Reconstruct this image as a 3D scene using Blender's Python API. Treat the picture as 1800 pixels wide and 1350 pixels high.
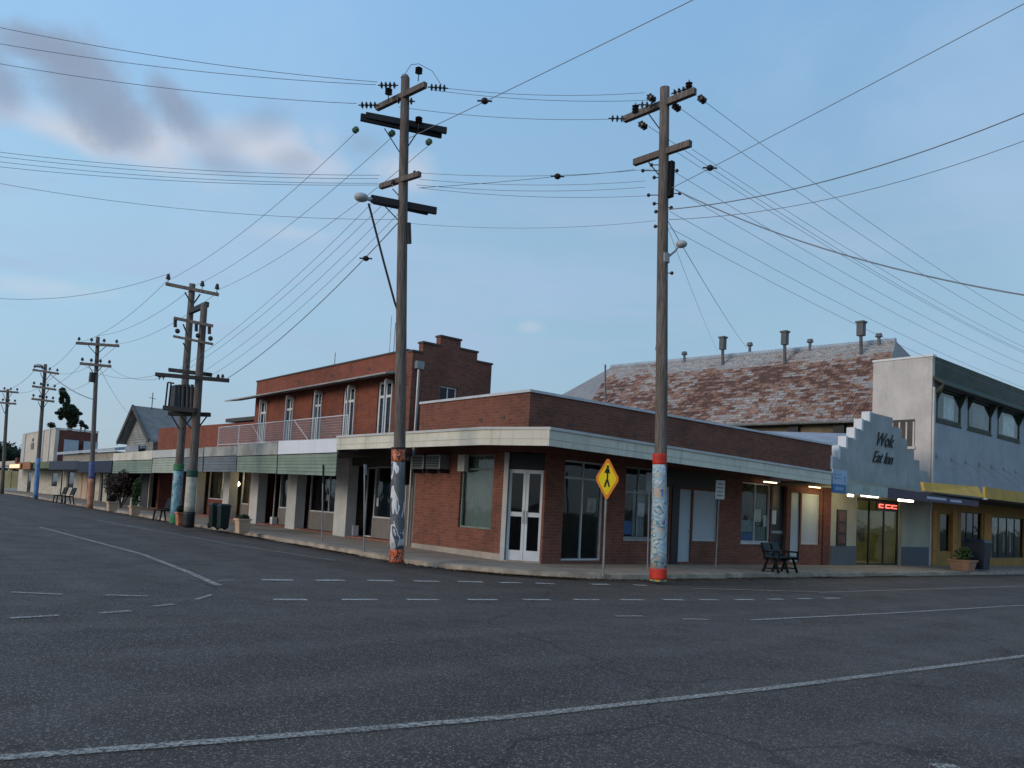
import bpy, bmesh, math, random
import numpy as np
from mathutils import Vector, Matrix
random.seed(7)
scene = bpy.context.scene
for o in list(bpy.data.objects): bpy.data.objects.remove(o)
COL = scene.collection

# ------------------------------------------------------------------ camera
FPX, CX, CY, EYE = 1400., 900., 800., 1.6
roll = math.radians(3.0); pitch = math.atan(90*math.cos(roll)/FPX); yaw = math.radians(49.7)
Fv = np.array([math.cos(yaw)*math.cos(pitch), math.sin(yaw)*math.cos(pitch), math.sin(pitch)])
R0 = np.array([math.sin(yaw), -math.cos(yaw), 0.]); U0 = np.cross(R0, Fv)
Rv = R0*math.cos(roll)+U0*math.sin(roll); Uv = -R0*math.sin(roll)+U0*math.cos(roll)
Cv = np.array([0, 0, EYE])
cam = bpy.data.cameras.new('camera'); camo = bpy.data.objects.new('camera', cam); COL.objects.link(camo)
m = Matrix.Identity(4)
for i in range(3):
    m[i][0] = Rv[i]; m[i][1] = Uv[i]; m[i][2] = -Fv[i]; m[i][3] = Cv[i]
camo.matrix_world = m
cam.sensor_width = 36; cam.lens = 36*FPX/1800; cam.shift_x = 0; cam.shift_y = 125/1800
cam.clip_start = .05; cam.clip_end = 6000
scene.camera = camo
scene.render.resolution_x = 1024; scene.render.resolution_y = 768

def ray(x, y): return Fv + Rv*(x-CX)/FPX - Uv*(y-CY)/FPX
def G(x, y, z=0.): d = ray(x, y); return Cv + d*((z-EYE)/d[2])
def D(x, y, dep): return Cv + ray(x, y)*dep
def onX(x, y, X): d = ray(x, y); return Cv + d*(X/d[0])
def onY(x, y, Y): d = ray(x, y); return Cv + d*(Y/d[1])
def gz(x, y):
    c = lambda t: max(-70., min(70., t))
    return .008*c(y) - .010*c(x)
def T(x, y, dz=0.):
    z = 0.
    for _ in range(12):
        p = G(x, y, z+dz); z = gz(p[0], p[1])
    return p
def proj(p):
    d = np.array(p, float)-Cv; w = d@Fv
    return CX+FPX*(d@Rv)/w, CY-FPX*(d@Uv)/w

# ------------------------------------------------------------------ exposure, world, sun
scene.render.engine = 'CYCLES'
vs = scene.view_settings
vs.view_transform = 'Standard'; vs.look = 'None'; vs.gamma = 1; vs.use_curve_mapping = False
vs.exposure = 0.38
SUN_DIR = Vector((-.93, .10, .30)).normalized()     # towards the after-glow
sun_el = math.asin(SUN_DIR.z); sun_az = math.atan2(SUN_DIR.x, SUN_DIR.y)
world = bpy.data.worlds.new('World'); scene.world = world; world.use_nodes = True
nt = world.node_tree; nt.nodes.clear()
def N(t, typ, **k):
    n = t.nodes.new(typ)
    for a, b in k.items(): setattr(n, a, b)
    return n
out = N(nt, 'ShaderNodeOutputWorld'); bg = N(nt, 'ShaderNodeBackground'); bg.inputs[1].default_value = .10
sky = N(nt, 'ShaderNodeTexSky', sky_type='NISHITA', sun_disc=False)
sky.sun_elevation = sun_el; sky.sun_rotation = sun_az
sky.air_density = 1.0; sky.dust_density = 1.2; sky.ozone_density = 1.5
tc = N(nt, 'ShaderNodeTexCoord')
def L(t, a, b): t.links.new(a, b)
def math_n(t, op, a, b=None, c=None, clamp=False):
    n = N(t, 'ShaderNodeMath', operation=op, use_clamp=clamp)
    for i, v in enumerate((a, b, c)):
        if v is None: continue
        if isinstance(v, (int, float)): n.inputs[i].default_value = v
        else: L(t, v, n.inputs[i])
    return n.outputs[0]
def dotn(t, vec, v):
    n = N(t, 'ShaderNodeVectorMath', operation='DOT_PRODUCT'); L(t, vec, n.inputs[0]); n.inputs[1].default_value = tuple(v)
    return n.outputs['Value']
def mixc(t, fac, a, b, mode='MIX'):
    n = N(t, 'ShaderNodeMix', data_type='RGBA', blend_type=mode)
    if isinstance(fac, (int, float)): n.inputs[0].default_value = fac
    else: L(t, fac, n.inputs[0])
    for i, v in ((6, a), (7, b)):
        if isinstance(v, tuple): n.inputs[i].default_value = (*v, 1) if len(v) == 3 else v
        else: L(t, v, n.inputs[i])
    return n.outputs[2]
def noise(t, vec, scale, detail=4, rough=.55, dist=0., dim='3D'):
    n = N(t, 'ShaderNodeTexNoise', noise_dimensions=dim); L(t, vec, n.inputs['Vector'])
    n.inputs['Scale'].default_value = scale; n.inputs['Detail'].default_value = detail
    n.inputs['Roughness'].default_value = rough; n.inputs['Distortion'].default_value = dist
    return n
def maprange(t, v, a, b, c=0., d=1., smooth=True):
    n = N(t, 'ShaderNodeMapRange', interpolation_type='SMOOTHSTEP' if smooth else 'LINEAR')
    L(t, v, n.inputs[0])
    for i, k in enumerate((a, b, c, d)): n.inputs[i+1].default_value = k
    return n.outputs[0]
dirv = tc.outputs['Generated']
# the clear sky itself: the physical sky, toned to the cool dusk blue with a paler band low down
sep = N(nt, 'ShaderNodeSeparateXYZ'); L(nt, dirv, sep.inputs[0])
SKYMUL = (1.0, 1.0, 1.0)
skyc = mixc(nt, 1.0, sky.outputs[0], SKYMUL, 'MULTIPLY')
SKYC_ZEN = (2.3, 4.35, 7.1); SKYC_MID = (3.05, 4.85, 6.35); SKYC_HOR = (3.3, 4.2, 5.0)
grad = mixc(nt, maprange(nt, sep.outputs[2], .0, .22), SKYC_HOR, SKYC_MID)
grad = mixc(nt, maprange(nt, sep.outputs[2], .2, .62), grad, SKYC_ZEN)
# the sky is brighter and greener towards the after-glow, deeper blue away from it
grad = mixc(nt, maprange(nt, sep.outputs[2], .60, .95), grad, (1.25, 1.95, 3.3))   # the dome darkens overhead at dusk
side = maprange(nt, dotn(nt, dirv, SUN_DIR), -.75, .45, .80, 1.1)
grad = mixc(nt, 1.0, grad, side, 'MULTIPLY')
skyc = mixc(nt, .86, skyc, grad)
def unit(px, py): r = ray(px, py); return r/np.linalg.norm(r)
n1 = noise(nt, dirv, 13, 9, .62, .25); n2 = noise(nt, dirv, 3.5, 5, .55, .2)
def blob(px, py, rx, ry, rot, wob=.55, nz=n1, lo=.35, hi=1.15):
    d = unit(px, py); rr = math.radians(rot)
    a = Rv*math.cos(rr)+Uv*math.sin(rr); b = -Rv*math.sin(rr)+Uv*math.cos(rr)
    a = a-d*(a@d); b = b-d*(b@d)
    rx /= FPX; ry /= FPX
    u = math_n(nt, 'SUBTRACT', dotn(nt, dirv, a/rx), float(d@a/rx))
    v = math_n(nt, 'SUBTRACT', dotn(nt, dirv, b/ry), float(d@b/ry))
    q = math_n(nt, 'SQRT', math_n(nt, 'ADD', math_n(nt, 'MULTIPLY', u, u), math_n(nt, 'MULTIPLY', v, v)))
    q = math_n(nt, 'ADD', q, math_n(nt, 'MULTIPLY', math_n(nt, 'SUBTRACT', nz.outputs[0], .5), wob*3))
    front = maprange(nt, dotn(nt, dirv, d), .2, .5)
    return math_n(nt, 'MULTIPLY', maprange(nt, q, lo, hi, 1., 0.), front)
def cloud(c, col, s, *a, **k):
    return mixc(nt, math_n(nt, 'MULTIPLY', blob(*a, **k), s), c, col)
PINK = (5.0, 5.05, 5.6); MAUVE = (2.15, 2.75, 3.8); PALE = (4.4, 5.6, 7.4)
# broad thin veil
veil = maprange(nt, noise(nt, dirv, 2.2, 6, .6, .4).outputs[0], .42, .75)
skyc = mixc(nt, math_n(nt, 'MULTIPLY', veil, .35), skyc, (3.6, 4.9, 6.6))
str_map = N(nt, 'ShaderNodeMapping'); L(nt, dirv, str_map.inputs[0]); str_map.inputs['Scale'].default_value = (1, 1, 6)
stn = noise(nt, str_map.outputs[0], 3.0, 6, .6, .3)
lowm = math_n(nt, 'MULTIPLY', maprange(nt, sep.outputs[2], .12, .2), maprange(nt, sep.outputs[2], .30, .42, 1., 0.))
strk = math_n(nt, 'MULTIPLY', maprange(nt, stn.outputs[0], .47, .68), lowm)
skyc = mixc(nt, math_n(nt, 'MULTIPLY', strk, .6), skyc, (3.0, 3.95, 5.5))
for a in [(70, 218, 110, 22, -12), (205, 250, 130, 26, -14), (330, 248, 120, 30, -6), (470, 245, 110, 30, 4), (545, 285, 90, 26, -8), (700, 300, 60, 34, 0)]:
    skyc = cloud(skyc, PINK, .55, *a, wob=.62, lo=.1, hi=1.35)
for a in [(135, 120, 62, 46, 20), (165, 175, 58, 52, -40), (190, 222, 42, 34, -30), (2, 150, 30, 52, 0), (60, 82, 62, 20, -10), (292, 170, 26, 38, 20), (328, 208, 30, 38, 35), (115, 95, 50, 26, -25)]:
    skyc = cloud(skyc, MAUVE, .80, *a, wob=.60, lo=.15, hi=1.35)
for a in [(380, 262, 40, 26, 30), (395, 290, 44, 18, 0), (520, 282, 40, 20, 10), (470, 210, 50, 24, 25), (640, 255, 40, 22, 0), (250, 205, 30, 22, 0)]:
    skyc = cloud(skyc, MAUVE, .42, *a, wob=.65, lo=.1, hi=1.35)
for a in [(1020, 500, 280, 52, 0), (420, 440, 420, 30, 2), (1750, 320, 120, 45, 0), (620, 430, 240, 18, -3), (250, 470, 260, 22, 3)]:
    skyc = cloud(skyc, (3.0, 4.1, 5.8), .45, *a, wob=.5, lo=.1, hi=1.4)
for a in [(520, 410, 60, 14, 0), (930, 576, 26, 12, 0), (60, 505, 110, 16, 0)]:
    skyc = cloud(skyc, PINK, .30, *a, wob=.6, lo=.1, hi=1.4)
L(nt, skyc, bg.inputs[0]); L(nt, bg.outputs[0], out.inputs[0])

sun = bpy.data.lights.new('sun', 'SUN'); sun.energy = 1.15; sun.angle = math.radians(24); sun.color = (1, .82, .66)
suno = bpy.data.objects.new('sun', sun); COL.objects.link(suno)
suno.rotation_euler = SUN_DIR.to_track_quat('Z', 'Y').to_euler()

# ------------------------------------------------------------------ mesh helpers
class MB:
    def __init__(s): s.v = []; s.f = []
    def add(s, vs, fs):
        o = len(s.v); s.v += [tuple(map(float, p)) for p in vs]; s.f += [tuple(i+o for i in f) for f in fs]; return s
    def poly(s, pts): return s.add(pts, [tuple(range(len(pts)))])
    def hexa(s, b, t): # b,t: 4 points each
        return s.add(list(b)+list(t), [(3, 2, 1, 0), (4, 5, 6, 7), (0, 1, 5, 4), (1, 2, 6, 5), (2, 3, 7, 6), (3, 0, 4, 7)])
    def box(s, x0, x1, y0, y1, z0, z1):
        b = [(x0, y0, z0), (x1, y0, z0), (x1, y1, z0), (x0, y1, z0)]
        return s.hexa(b, [(x, y, z1) for x, y, _ in b])
    def prism(s, pts, z0, z1): # pts (x,y); z0,z1 number or function
        n = len(pts); f0 = z0 if callable(z0) else (lambda x, y: z0); f1 = z1 if callable(z1) else (lambda x, y: z1)
        vs = [(x, y, f0(x, y)) for x, y in pts]+[(x, y, f1(x, y)) for x, y in pts]
        return s.add(vs, [tuple(range(n-1, -1, -1)), tuple(range(n, 2*n))]+[(i, (i+1) % n, n+(i+1) % n, n+i) for i in range(n)])
    def beam(s, p, q, w, h, up=(0, 0, 1)):
        p = Vector(p); q = Vector(q); d = (q-p).normalized(); up = Vector(up)
        if abs(d.dot(up)) > .98: up = Vector((1, 0, 0))
        a = d.cross(up).normalized()*w/2; b = a.cross(d).normalized()*h/2
        return s.hexa([p-a-b, p+a-b, p+a+b, p-a+b], [q-a-b, q+a-b, q+a+b, q-a+b])
    def tube(s, pts, rad, n=8, caps=True):
        pts = [Vector(p) for p in pts]; k = len(pts)
        rs = rad if isinstance(rad, (list, tuple)) else [rad]*k
        o = len(s.v); prev = None
        for i, p in enumerate(pts):
            d = (pts[min(i+1, k-1)]-pts[max(i-1, 0)]).normalized()
            if prev is None:
                a = d.orthogonal().normalized()
            else:
                a = (prev-d*prev.dot(d)).normalized()
            prev = a; b = d.cross(a)
            for j in range(n):
                t = 2*math.pi*j/n; s.v.append(tuple(p+(a*math.cos(t)+b*math.sin(t))*rs[i]))
        for i in range(k-1):
            for j in range(n):
                s.f.append((o+i*n+j, o+i*n+(j+1) % n, o+(i+1)*n+(j+1) % n, o+(i+1)*n+j))
        if caps:
            s.f.append(tuple(o+j for j in range(n-1, -1, -1))); s.f.append(tuple(o+(k-1)*n+j for j in range(n)))
        return s
    def lathe(s, c, axis, prof, n=12): # prof: (dist along axis, radius)
        c = Vector(c); ax = Vector(axis).normalized()
        return s.tube([c+ax*t for t, r in prof], [max(r, .001) for t, r in prof], n) if all(prof[i][0] < prof[i+1][0] for i in range(len(prof)-1)) else s
    def ball(s, c, r, n=10):
        rx, ry, rz = (r, r, r) if isinstance(r, (int, float)) else r
        o = len(s.v); m_ = n//2+1
        for i in range(m_+1):
            a = math.pi*i/m_
            for j in range(n):
                b = 2*math.pi*j/n
                s.v.append((c[0]+rx*math.sin(a)*math.cos(b), c[1]+ry*math.sin(a)*math.sin(b), c[2]+rz*math.cos(a)))
        for i in range(m_):
            for j in range(n):
                s.f.append((o+i*n+j, o+(i+1)*n+j, o+(i+1)*n+(j+1) % n, o+i*n+(j+1) % n))
        return s
    def build(s, name, mat, parent=None, local=False, smooth=False, bevel=0):
        me = bpy.data.meshes.new(name)
        off = Vector((0, 0, 0))
        if parent is not None and not local:
            q = parent
            while q is not None: off += q.location; q = q.parent
        me.from_pydata([tuple(Vector(v)-off) for v in s.v], [], s.f)
        bm = bmesh.new(); bm.from_mesh(me)
        bmesh.ops.remove_doubles(bm, verts=bm.verts, dist=1e-5)
        bmesh.ops.recalc_face_normals(bm, faces=bm.faces); bm.to_mesh(me); bm.free()
        me.materials.append(mat)
        if smooth:
            for p in me.polygons: p.use_smooth = True
        o = bpy.data.objects.new(name, me); COL.objects.link(o); o.parent = parent
        if bevel:
            b = o.modifiers.new('bevel', 'BEVEL'); b.width = bevel; b.segments = 2; b.limit_method = 'ANGLE'
        return o
def tag(o, label=None, cat=None, group=None, kind=None):
    if label: o['label'] = label
    if cat: o['category'] = cat
    if group: o['group'] = group
    if kind: o['kind'] = kind
    return o
def thing(name, label, cat, loc=(0, 0, 0), group=None, rz=0):
    o = bpy.data.objects.new(name, None); o.empty_display_size = .3; COL.objects.link(o)
    o.location = tuple(map(float, loc)); o.rotation_euler = (0, 0, rz)
    return tag(o, label, cat, group)
def copy_tree(o, parent=None):
    c = o.copy(); COL.objects.link(c); c.parent = parent
    for ch in [x for x in bpy.data.objects if x.parent == o]: copy_tree(ch, c)
    return c
def struct(name, mb, mat, **k): return tag(mb.build(name, mat, **k), kind='structure')

# ------------------------------------------------------------------ materials
MATS = {}
def newmat(name):
    m_ = bpy.data.materials.new(name); m_.use_nodes = True; t = m_.node_tree
    return m_, t, t.nodes['Principled BSDF']
def geo(t): return N(t, 'ShaderNodeNewGeometry').outputs['Position']
def objc(t): return N(t, 'ShaderNodeTexCoord').outputs['Object']
def bump(t, bs, h, strength=.3, dist=.01):
    b = N(t, 'ShaderNodeBump'); b.inputs['Strength'].default_value = strength; b.inputs['Distance'].default_value = dist
    L(t, h, b.inputs['Height']); L(t, b.outputs[0], bs.inputs['Normal'])
def sc(c, k): return tuple(min(1, x*k) for x in c)
def M(name, col, rough=.75, var=.22, scale=2.5, metal=0., bmp=.15, grime=.25, spec=.3):
    """painted / weathered surface: broad tonal drift, fine mottling and rain streaks"""
    if name in MATS: return MATS[name]
    m_, t, bs = newmat(name); P = geo(t)
    n = noise(t, P, scale, 6, .6); f = noise(t, P, scale*14, 3, .6)
    mp = N(t, 'ShaderNodeMapping'); L(t, P, mp.inputs[0]); mp.inputs['Scale'].default_value = (5, 5, .45)
    st = noise(t, mp.outputs[0], 1.6, 5, .65)
    c = mixc(t, maprange(t, n.outputs[0], .3, .7), sc(col, 1-var), sc(col, 1+var))
    c = mixc(t, math_n(t, 'MULTIPLY', maprange(t, f.outputs[0], .45, .75), var), c, sc(col, .6))
    c = mixc(t, math_n(t, 'MULTIPLY', maprange(t, st.outputs[0], .52, .75), grime), c, sc(col, .35))
    L(t, c, bs.inputs['Base Color'])
    bs.inputs['Metallic'].default_value = metal
    L(t, maprange(t, n.outputs[0], .2, .8, max(rough-.12, .05), min(rough+.1, 1)), bs.inputs['Roughness'])
    bs.inputs['Specular IOR Level'].default_value = spec
    if bmp: bump(t, bs, f.outputs[0], bmp, .006)
    MATS[name] = m_; return m_
def brick(name, a, b, mortar, stainc=(.05, .035, .03), bw=.24, bh=.086):
    m_, t, bs = newmat(name); P = geo(t)
    s_ = N(t, 'ShaderNodeSeparateXYZ'); L(t, P, s_.inputs[0])
    u = math_n(t, 'ADD', s_.outputs[0], s_.outputs[1])
    cb = N(t, 'ShaderNodeCombineXYZ'); L(t, u, cb.inputs[0]); L(t, s_.outputs[2], cb.inputs[1])
    br = N(t, 'ShaderNodeTexBrick'); L(t, cb.outputs[0], br.inputs[0])
    br.inputs['Scale'].default_value = 1; br.inputs['Brick Width'].default_value = bw; br.inputs['Row Height'].default_value = bh
    br.inputs['Mortar Size'].default_value = .009; br.inputs['Mortar Smooth'].default_value = .3; br.inputs['Bias'].default_value = -.1
    br.inputs['Color1'].default_value = (*a, 1); br.inputs['Color2'].default_value = (*b, 1); br.inputs['Mortar'].default_value = (*mortar, 1)
    n = noise(t, P, .8, 6, .65); n2_ = noise(t, P, 6, 4, .6)
    c = mixc(t, math_n(t, 'MULTIPLY', maprange(t, n.outputs[0], .45, .75), .55), br.outputs[0], stainc)
    c = mixc(t, math_n(t, 'MULTIPLY', maprange(t, n2_.outputs[0], .35, .7), .3), c, sc(b, 1.35))
    mp = N(t, 'ShaderNodeMapping'); L(t, P, mp.inputs[0]); mp.inputs['Scale'].default_value = (4, 4, .4)
    st = noise(t, mp.outputs[0], 1.5, 5, .65)
    c = mixc(t, math_n(t, 'MULTIPLY', maprange(t, st.outputs[0], .5, .78), .45), c, stainc)
    L(t, c, bs.inputs['Base Color']); bs.inputs['Roughness'].default_value = .88; bs.inputs['Specular IOR Level'].default_value = .2
    h = math_n(t, 'SUBTRACT', math_n(t, 'MULTIPLY', n2_.outputs[0], .3), br.outputs['Fac'])
    bump(t, bs, h, .5, .012)
    return m_
def ribbed(name, col, pitch_, axis='z', var=.2, depth=.012, grime=.3, rough=.6, metal=0.):
    """corrugated or slatted sheet: ribs as bump, colour stays flat with weathering"""
    m_, t, bs = newmat(name); P = geo(t); s_ = N(t, 'ShaderNodeSeparateXYZ'); L(t, P, s_.inputs[0])
    if axis == 'z': u = s_.outputs[2]
    else: u = math_n(t, 'ADD', s_.outputs[0], s_.outputs[1])
    w = math_n(t, 'SINE', math_n(t, 'MULTIPLY', u, 2*math.pi/pitch_))
    n = noise(t, P, 1.5, 6, .65)
    c = mixc(t, maprange(t, n.outputs[0], .3, .7), sc(col, 1-var), sc(col, 1+var))
    c = mixc(t, math_n(t, 'MULTIPLY', maprange(t, noise(t, P, 7, 5, .7).outputs[0], .5, .8), grime), c, sc(col, .4))
    L(t, c, bs.inputs['Base Color']); bs.inputs['Roughness'].default_value = rough; bs.inputs['Metallic'].default_value = metal
    bs.inputs['Specular IOR Level'].default_value = .3
    bump(t, bs, w, 1., depth)
    return m_
def emis(name, col, s):
    m_, t, bs = newmat(name); bs.inputs['Base Color'].default_value = (*sc(col, .8), 1)
    bs.inputs['Emission Color'].default_value = (*col, 1); bs.inputs['Emission Strength'].default_value = s
    return m_
def glassm(name, tint=(.88, .91, .91), k=.55):
    m_, t, bs = newmat(name); t.nodes.remove(bs)
    o = [n for n in t.nodes if n.type == 'OUTPUT_MATERIAL'][0]
    g = N(t, 'ShaderNodeBsdfGlossy'); g.inputs['Roughness'].default_value = .04; g.inputs[0].default_value = (.85, .88, .9, 1)
    P = geo(t); b = N(t, 'ShaderNodeBump'); b.inputs['Strength'].default_value = .25; b.inputs['Distance'].default_value = .03
    L(t, noise(t, P, 1.3, 2).outputs[0], b.inputs['Height']); L(t, b.outputs[0], g.inputs['Normal'])
    tr_ = N(t, 'ShaderNodeBsdfTransparent'); tr_.inputs[0].default_value = (*tint, 1)
    lw_ = N(t, 'ShaderNodeLayerWeight'); lw_.inputs[0].default_value = .5; fr = math_n(t, 'ADD', math_n(t, 'MULTIPLY', math_n(t, 'POWER', lw_.outputs['Facing'], 4.0), .9), .05)
    mx = N(t, 'ShaderNodeMixShader'); L(t, math_n(t, 'MULTIPLY', fr, k), mx.inputs[0]); L(t, tr_.outputs[0], mx.inputs[1]); L(t, g.outputs[0], mx.inputs[2])
    L(t, mx.outputs[0], o.inputs[0]); return m_

def asphalt():
    m_, t, bs = newmat('asphalt'); P = geo(t)
    big = noise(t, P, .22, 5, .6, .4); mid = noise(t, P, 1.1, 6, .65)
    s_ = N(t, 'ShaderNodeSeparateXYZ'); L(t, P, s_.inputs[0])
    wob = math_n(t, 'MULTIPLY', noise(t, P, .12, 3).outputs[0], 1.6)
    def lanes(coord, per, ph):   # tyre-polished wheel tracks
        return maprange(t, math_n(t, 'SINE', math_n(t, 'MULTIPLY', math_n(t, 'ADD', math_n(t, 'ADD', coord, wob), ph), 2*math.pi/per)), .2, 1.)
    inY = maprange(t, s_.outputs[1], 11.5, 14.5)
    la = math_n(t, 'ADD', math_n(t, 'MULTIPLY', lanes(s_.outputs[1], 1.75, .4), math_n(t, 'SUBTRACT', 1., inY)), math_n(t, 'MULTIPLY', lanes(s_.outputs[0], 1.75, .2), inY))
    vo = N(t, 'ShaderNodeTexVoronoi', feature='F1'); L(t, P, vo.inputs['Vector']); vo.inputs['Scale'].default_value = 85
    vo2 = N(t, 'ShaderNodeTexVoronoi', feature='F1'); L(t, P, vo2.inputs['Vector']); vo2.inputs['Scale'].default_value = 34
    c = mixc(t, maprange(t, big.outputs[0], .32, .68), (.078, .061, .047), (.106, .084, .066))
    c = mixc(t, math_n(t, 'MULTIPLY', la, .5), c, (.132, .108, .086))
    c = mixc(t, math_n(t, 'MULTIPLY', maprange(t, mid.outputs[0], .5, .75), .5), c, (.056, .045, .040))
    # squarish resealed patches and oil drips
    pv = N(t, 'ShaderNodeTexVoronoi', feature='F1', distance='CHEBYCHEV'); L(t, P, pv.inputs['Vector']); pv.inputs['Scale'].default_value = .11
    sp = N(t, 'ShaderNodeSeparateColor'); L(t, pv.outputs['Color'], sp.inputs[0])
    c = mixc(t, math_n(t, 'MULTIPLY', math_n(t, 'MULTIPLY', maprange(t, sp.outputs[0], .72, .76), maprange(t, pv.outputs['Distance'], .26, .27, 1., 0.)), .35), c, (.04, .034, .032))
    oil = noise(t, P, 2.6, 4, .5)
    c = mixc(t, math_n(t, 'MULTIPLY', maprange(t, oil.outputs[0], .66, .74), .6), c, (.025, .022, .022))
    s1 = N(t, 'ShaderNodeSeparateColor'); L(t, vo.outputs['Color'], s1.inputs[0])
    c = mixc(t, maprange(t, s1.outputs[0], .0, 1., 0., .62, False), c, (.036, .029, .027))
    c = mixc(t, math_n(t, 'MULTIPLY', maprange(t, s1.outputs[1], .80, .95), .75), c, (.27, .235, .21))
    s2 = N(t, 'ShaderNodeSeparateColor'); L(t, vo2.outputs['Color'], s2.inputs[0])
    c = mixc(t, math_n(t, 'MULTIPLY', math_n(t, 'MULTIPLY', maprange(t, s2.outputs[1], .88, .95), maprange(t, vo2.outputs['Distance'], .15, .28, 1., 0.)), .7), c, (.36, .33, .30))
    wv = N(t, 'ShaderNodeTexVoronoi', feature='DISTANCE_TO_EDGE'); dn = noise(t, P, .9, 5)
    av = N(t, 'ShaderNodeVectorMath', operation='ADD'); L(t, P, av.inputs[0]); L(t, dn.outputs['Color'], av.inputs[1])
    L(t, av.outputs[0], wv.inputs['Vector']); wv.inputs['Scale'].default_value = .15
    c = mixc(t, math_n(t, 'MULTIPLY', maprange(t, wv.outputs['Distance'], .0, .005, 1., 0.), .5), c, (.018, .016, .016))
    L(t, c, bs.inputs['Base Color']); bs.inputs['Specular IOR Level'].default_value = .22
    L(t, maprange(t, mid.outputs[0], .3, .7, .66, .85), bs.inputs['Roughness'])
    bump(t, bs, vo.outputs['Distance'], .45, .005)
    return m_
def paintmark(name='worn_road_paint', col=(.46, .43, .38), k=.9):
    m_, t, bs = newmat(name); P = geo(t)
    o = [n for n in t.nodes if n.type == 'OUTPUT_MATERIAL'][0]
    bs.inputs['Base Color'].default_value = (*col, 1); bs.inputs['Roughness'].default_value = .7
    tr_ = N(t, 'ShaderNodeBsdfTransparent'); mx = N(t, 'ShaderNodeMixShader')
    a = maprange(t, noise(t, P, 34, 5, .75).outputs[0], .36, .60); b = maprange(t, noise(t, P, 1.1, 3).outputs[0], .2, .55, .45, 1.)
    L(t, math_n(t, 'MULTIPLY', math_n(t, 'MULTIPLY', a, b), k), mx.inputs[0]); L(t, tr_.outputs[0], mx.inputs[1]); L(t, bs.outputs[0], mx.inputs[2]); L(t, mx.outputs[0], o.inputs[0])
    return m_
def rustroof():
    m_, t, bs = newmat('rusty_iron_roof'); P = geo(t)
    s_ = N(t, 'ShaderNodeSeparateXYZ'); L(t, P, s_.inputs[0])
    u = math_n(t, 'SUBTRACT', s_.outputs[1], math_n(t, 'MULTIPLY', s_.outputs[0], .14)); v = math_n(t, 'MULTIPLY', s_.outputs[2], 1.6)
    cb = N(t, 'ShaderNodeCombineXYZ'); L(t, u, cb.inputs[0]); L(t, v, cb.inputs[1])
    br = N(t, 'ShaderNodeTexBrick'); L(t, cb.outputs[0], br.inputs[0]); br.inputs['Scale'].default_value = 1
    br.inputs['Brick Width'].default_value = .50; br.inputs['Row Height'].default_value = .27; br.inputs['Mortar Size'].default_value = .03
    br.inputs['Mortar Smooth'].default_value = .6
    br.inputs['Color1'].default_value = (0, 0, 0, 1); br.inputs['Color2'].default_value = (1, 1, 1, 1); br.inputs['Mortar'].default_value = (.8, .8, .8, 1)
    sv = N(t, 'ShaderNodeSeparateColor'); L(t, br.outputs[0], sv.inputs[0])
    big = noise(t, P, .33, 4, .6); fine = noise(t, cb.outputs[0], 3.2, 5, .7, .4)
    up = maprange(t, s_.outputs[2], 10.6, 12.0, 0., .30)
    k = math_n(t, 'ADD', math_n(t, 'MULTIPLY', sv.outputs[0], .34), math_n(t, 'ADD', math_n(t, 'MULTIPLY', big.outputs[0], .75), math_n(t, 'MULTIPLY', fine.outputs[0], .75)))
    k = math_n(t, 'SUBTRACT', k, up)
    rust = maprange(t, k, .79, .87)
    zinc = mixc(t, maprange(t, fine.outputs[0], .35, .65), (.26, .25, .24), (.50, .46, .42))
    rc = mixc(t, maprange(t, noise(t, P, 2.1, 5, .7).outputs[0], .35, .65), (.18, .082, .052), (.38, .225, .155))
    c = mixc(t, rust, zinc, rc)
    c = mixc(t, math_n(t, 'MULTIPLY', maprange(t, k, .97, 1.04), .8), c, (.085, .036, .024))
    L(t, c, bs.inputs['Base Color']); bs.inputs['Roughness'].default_value = .7; bs.inputs['Specular IOR Level'].default_value = .3
    bump(t, bs, math_n(t, 'ADD', br.outputs['Fac'], math_n(t, 'SINE', math_n(t, 'MULTIPLY', u, 2*math.pi/.15))), .7, .03)
    return m_
def artpaint(name, cols, scale=6, seed=0., vertical=True, spots=None):
    """hand-painted pole art: bands and swirls of several colours"""
    m_, t, bs = newmat(name); P = objc(t)
    mp = N(t, 'ShaderNodeMapping'); L(t, P, mp.inputs[0]); mp.inputs['Scale'].default_value = (1, 1, .42 if vertical else 1.4); mp.inputs['Location'].default_value = (seed, seed*.7, seed*1.3)
    n = noise(t, mp.outputs[0], scale, 2, .5, 1.4)
    cr = N(t, 'ShaderNodeValToRGB'); cr.color_ramp.interpolation = 'CONSTANT'
    while len(cr.color_ramp.elements) > 1: cr.color_ramp.elements.remove(cr.color_ramp.elements[-1])
    lo, hi = .30, .70
    for i, c in enumerate(cols):
        e = cr.color_ramp.elements[0] if i == 0 else cr.color_ramp.elements.new(lo+(hi-lo)*i/len(cols))
        e.position = 0 if i == 0 else lo+(hi-lo)*i/len(cols); e.color = (*c, 1)
    L(t, n.outputs[0], cr.inputs[0])
    c = mixc(t, math_n(t, 'MULTIPLY', maprange(t, noise(t, P, 9, 5, .7).outputs[0], .5, .8), .4), cr.outputs[0], (.12, .12, .12))
    L(t, c, bs.inputs['Base Color']); bs.inputs['Roughness'].default_value = .6
    return m_
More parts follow.
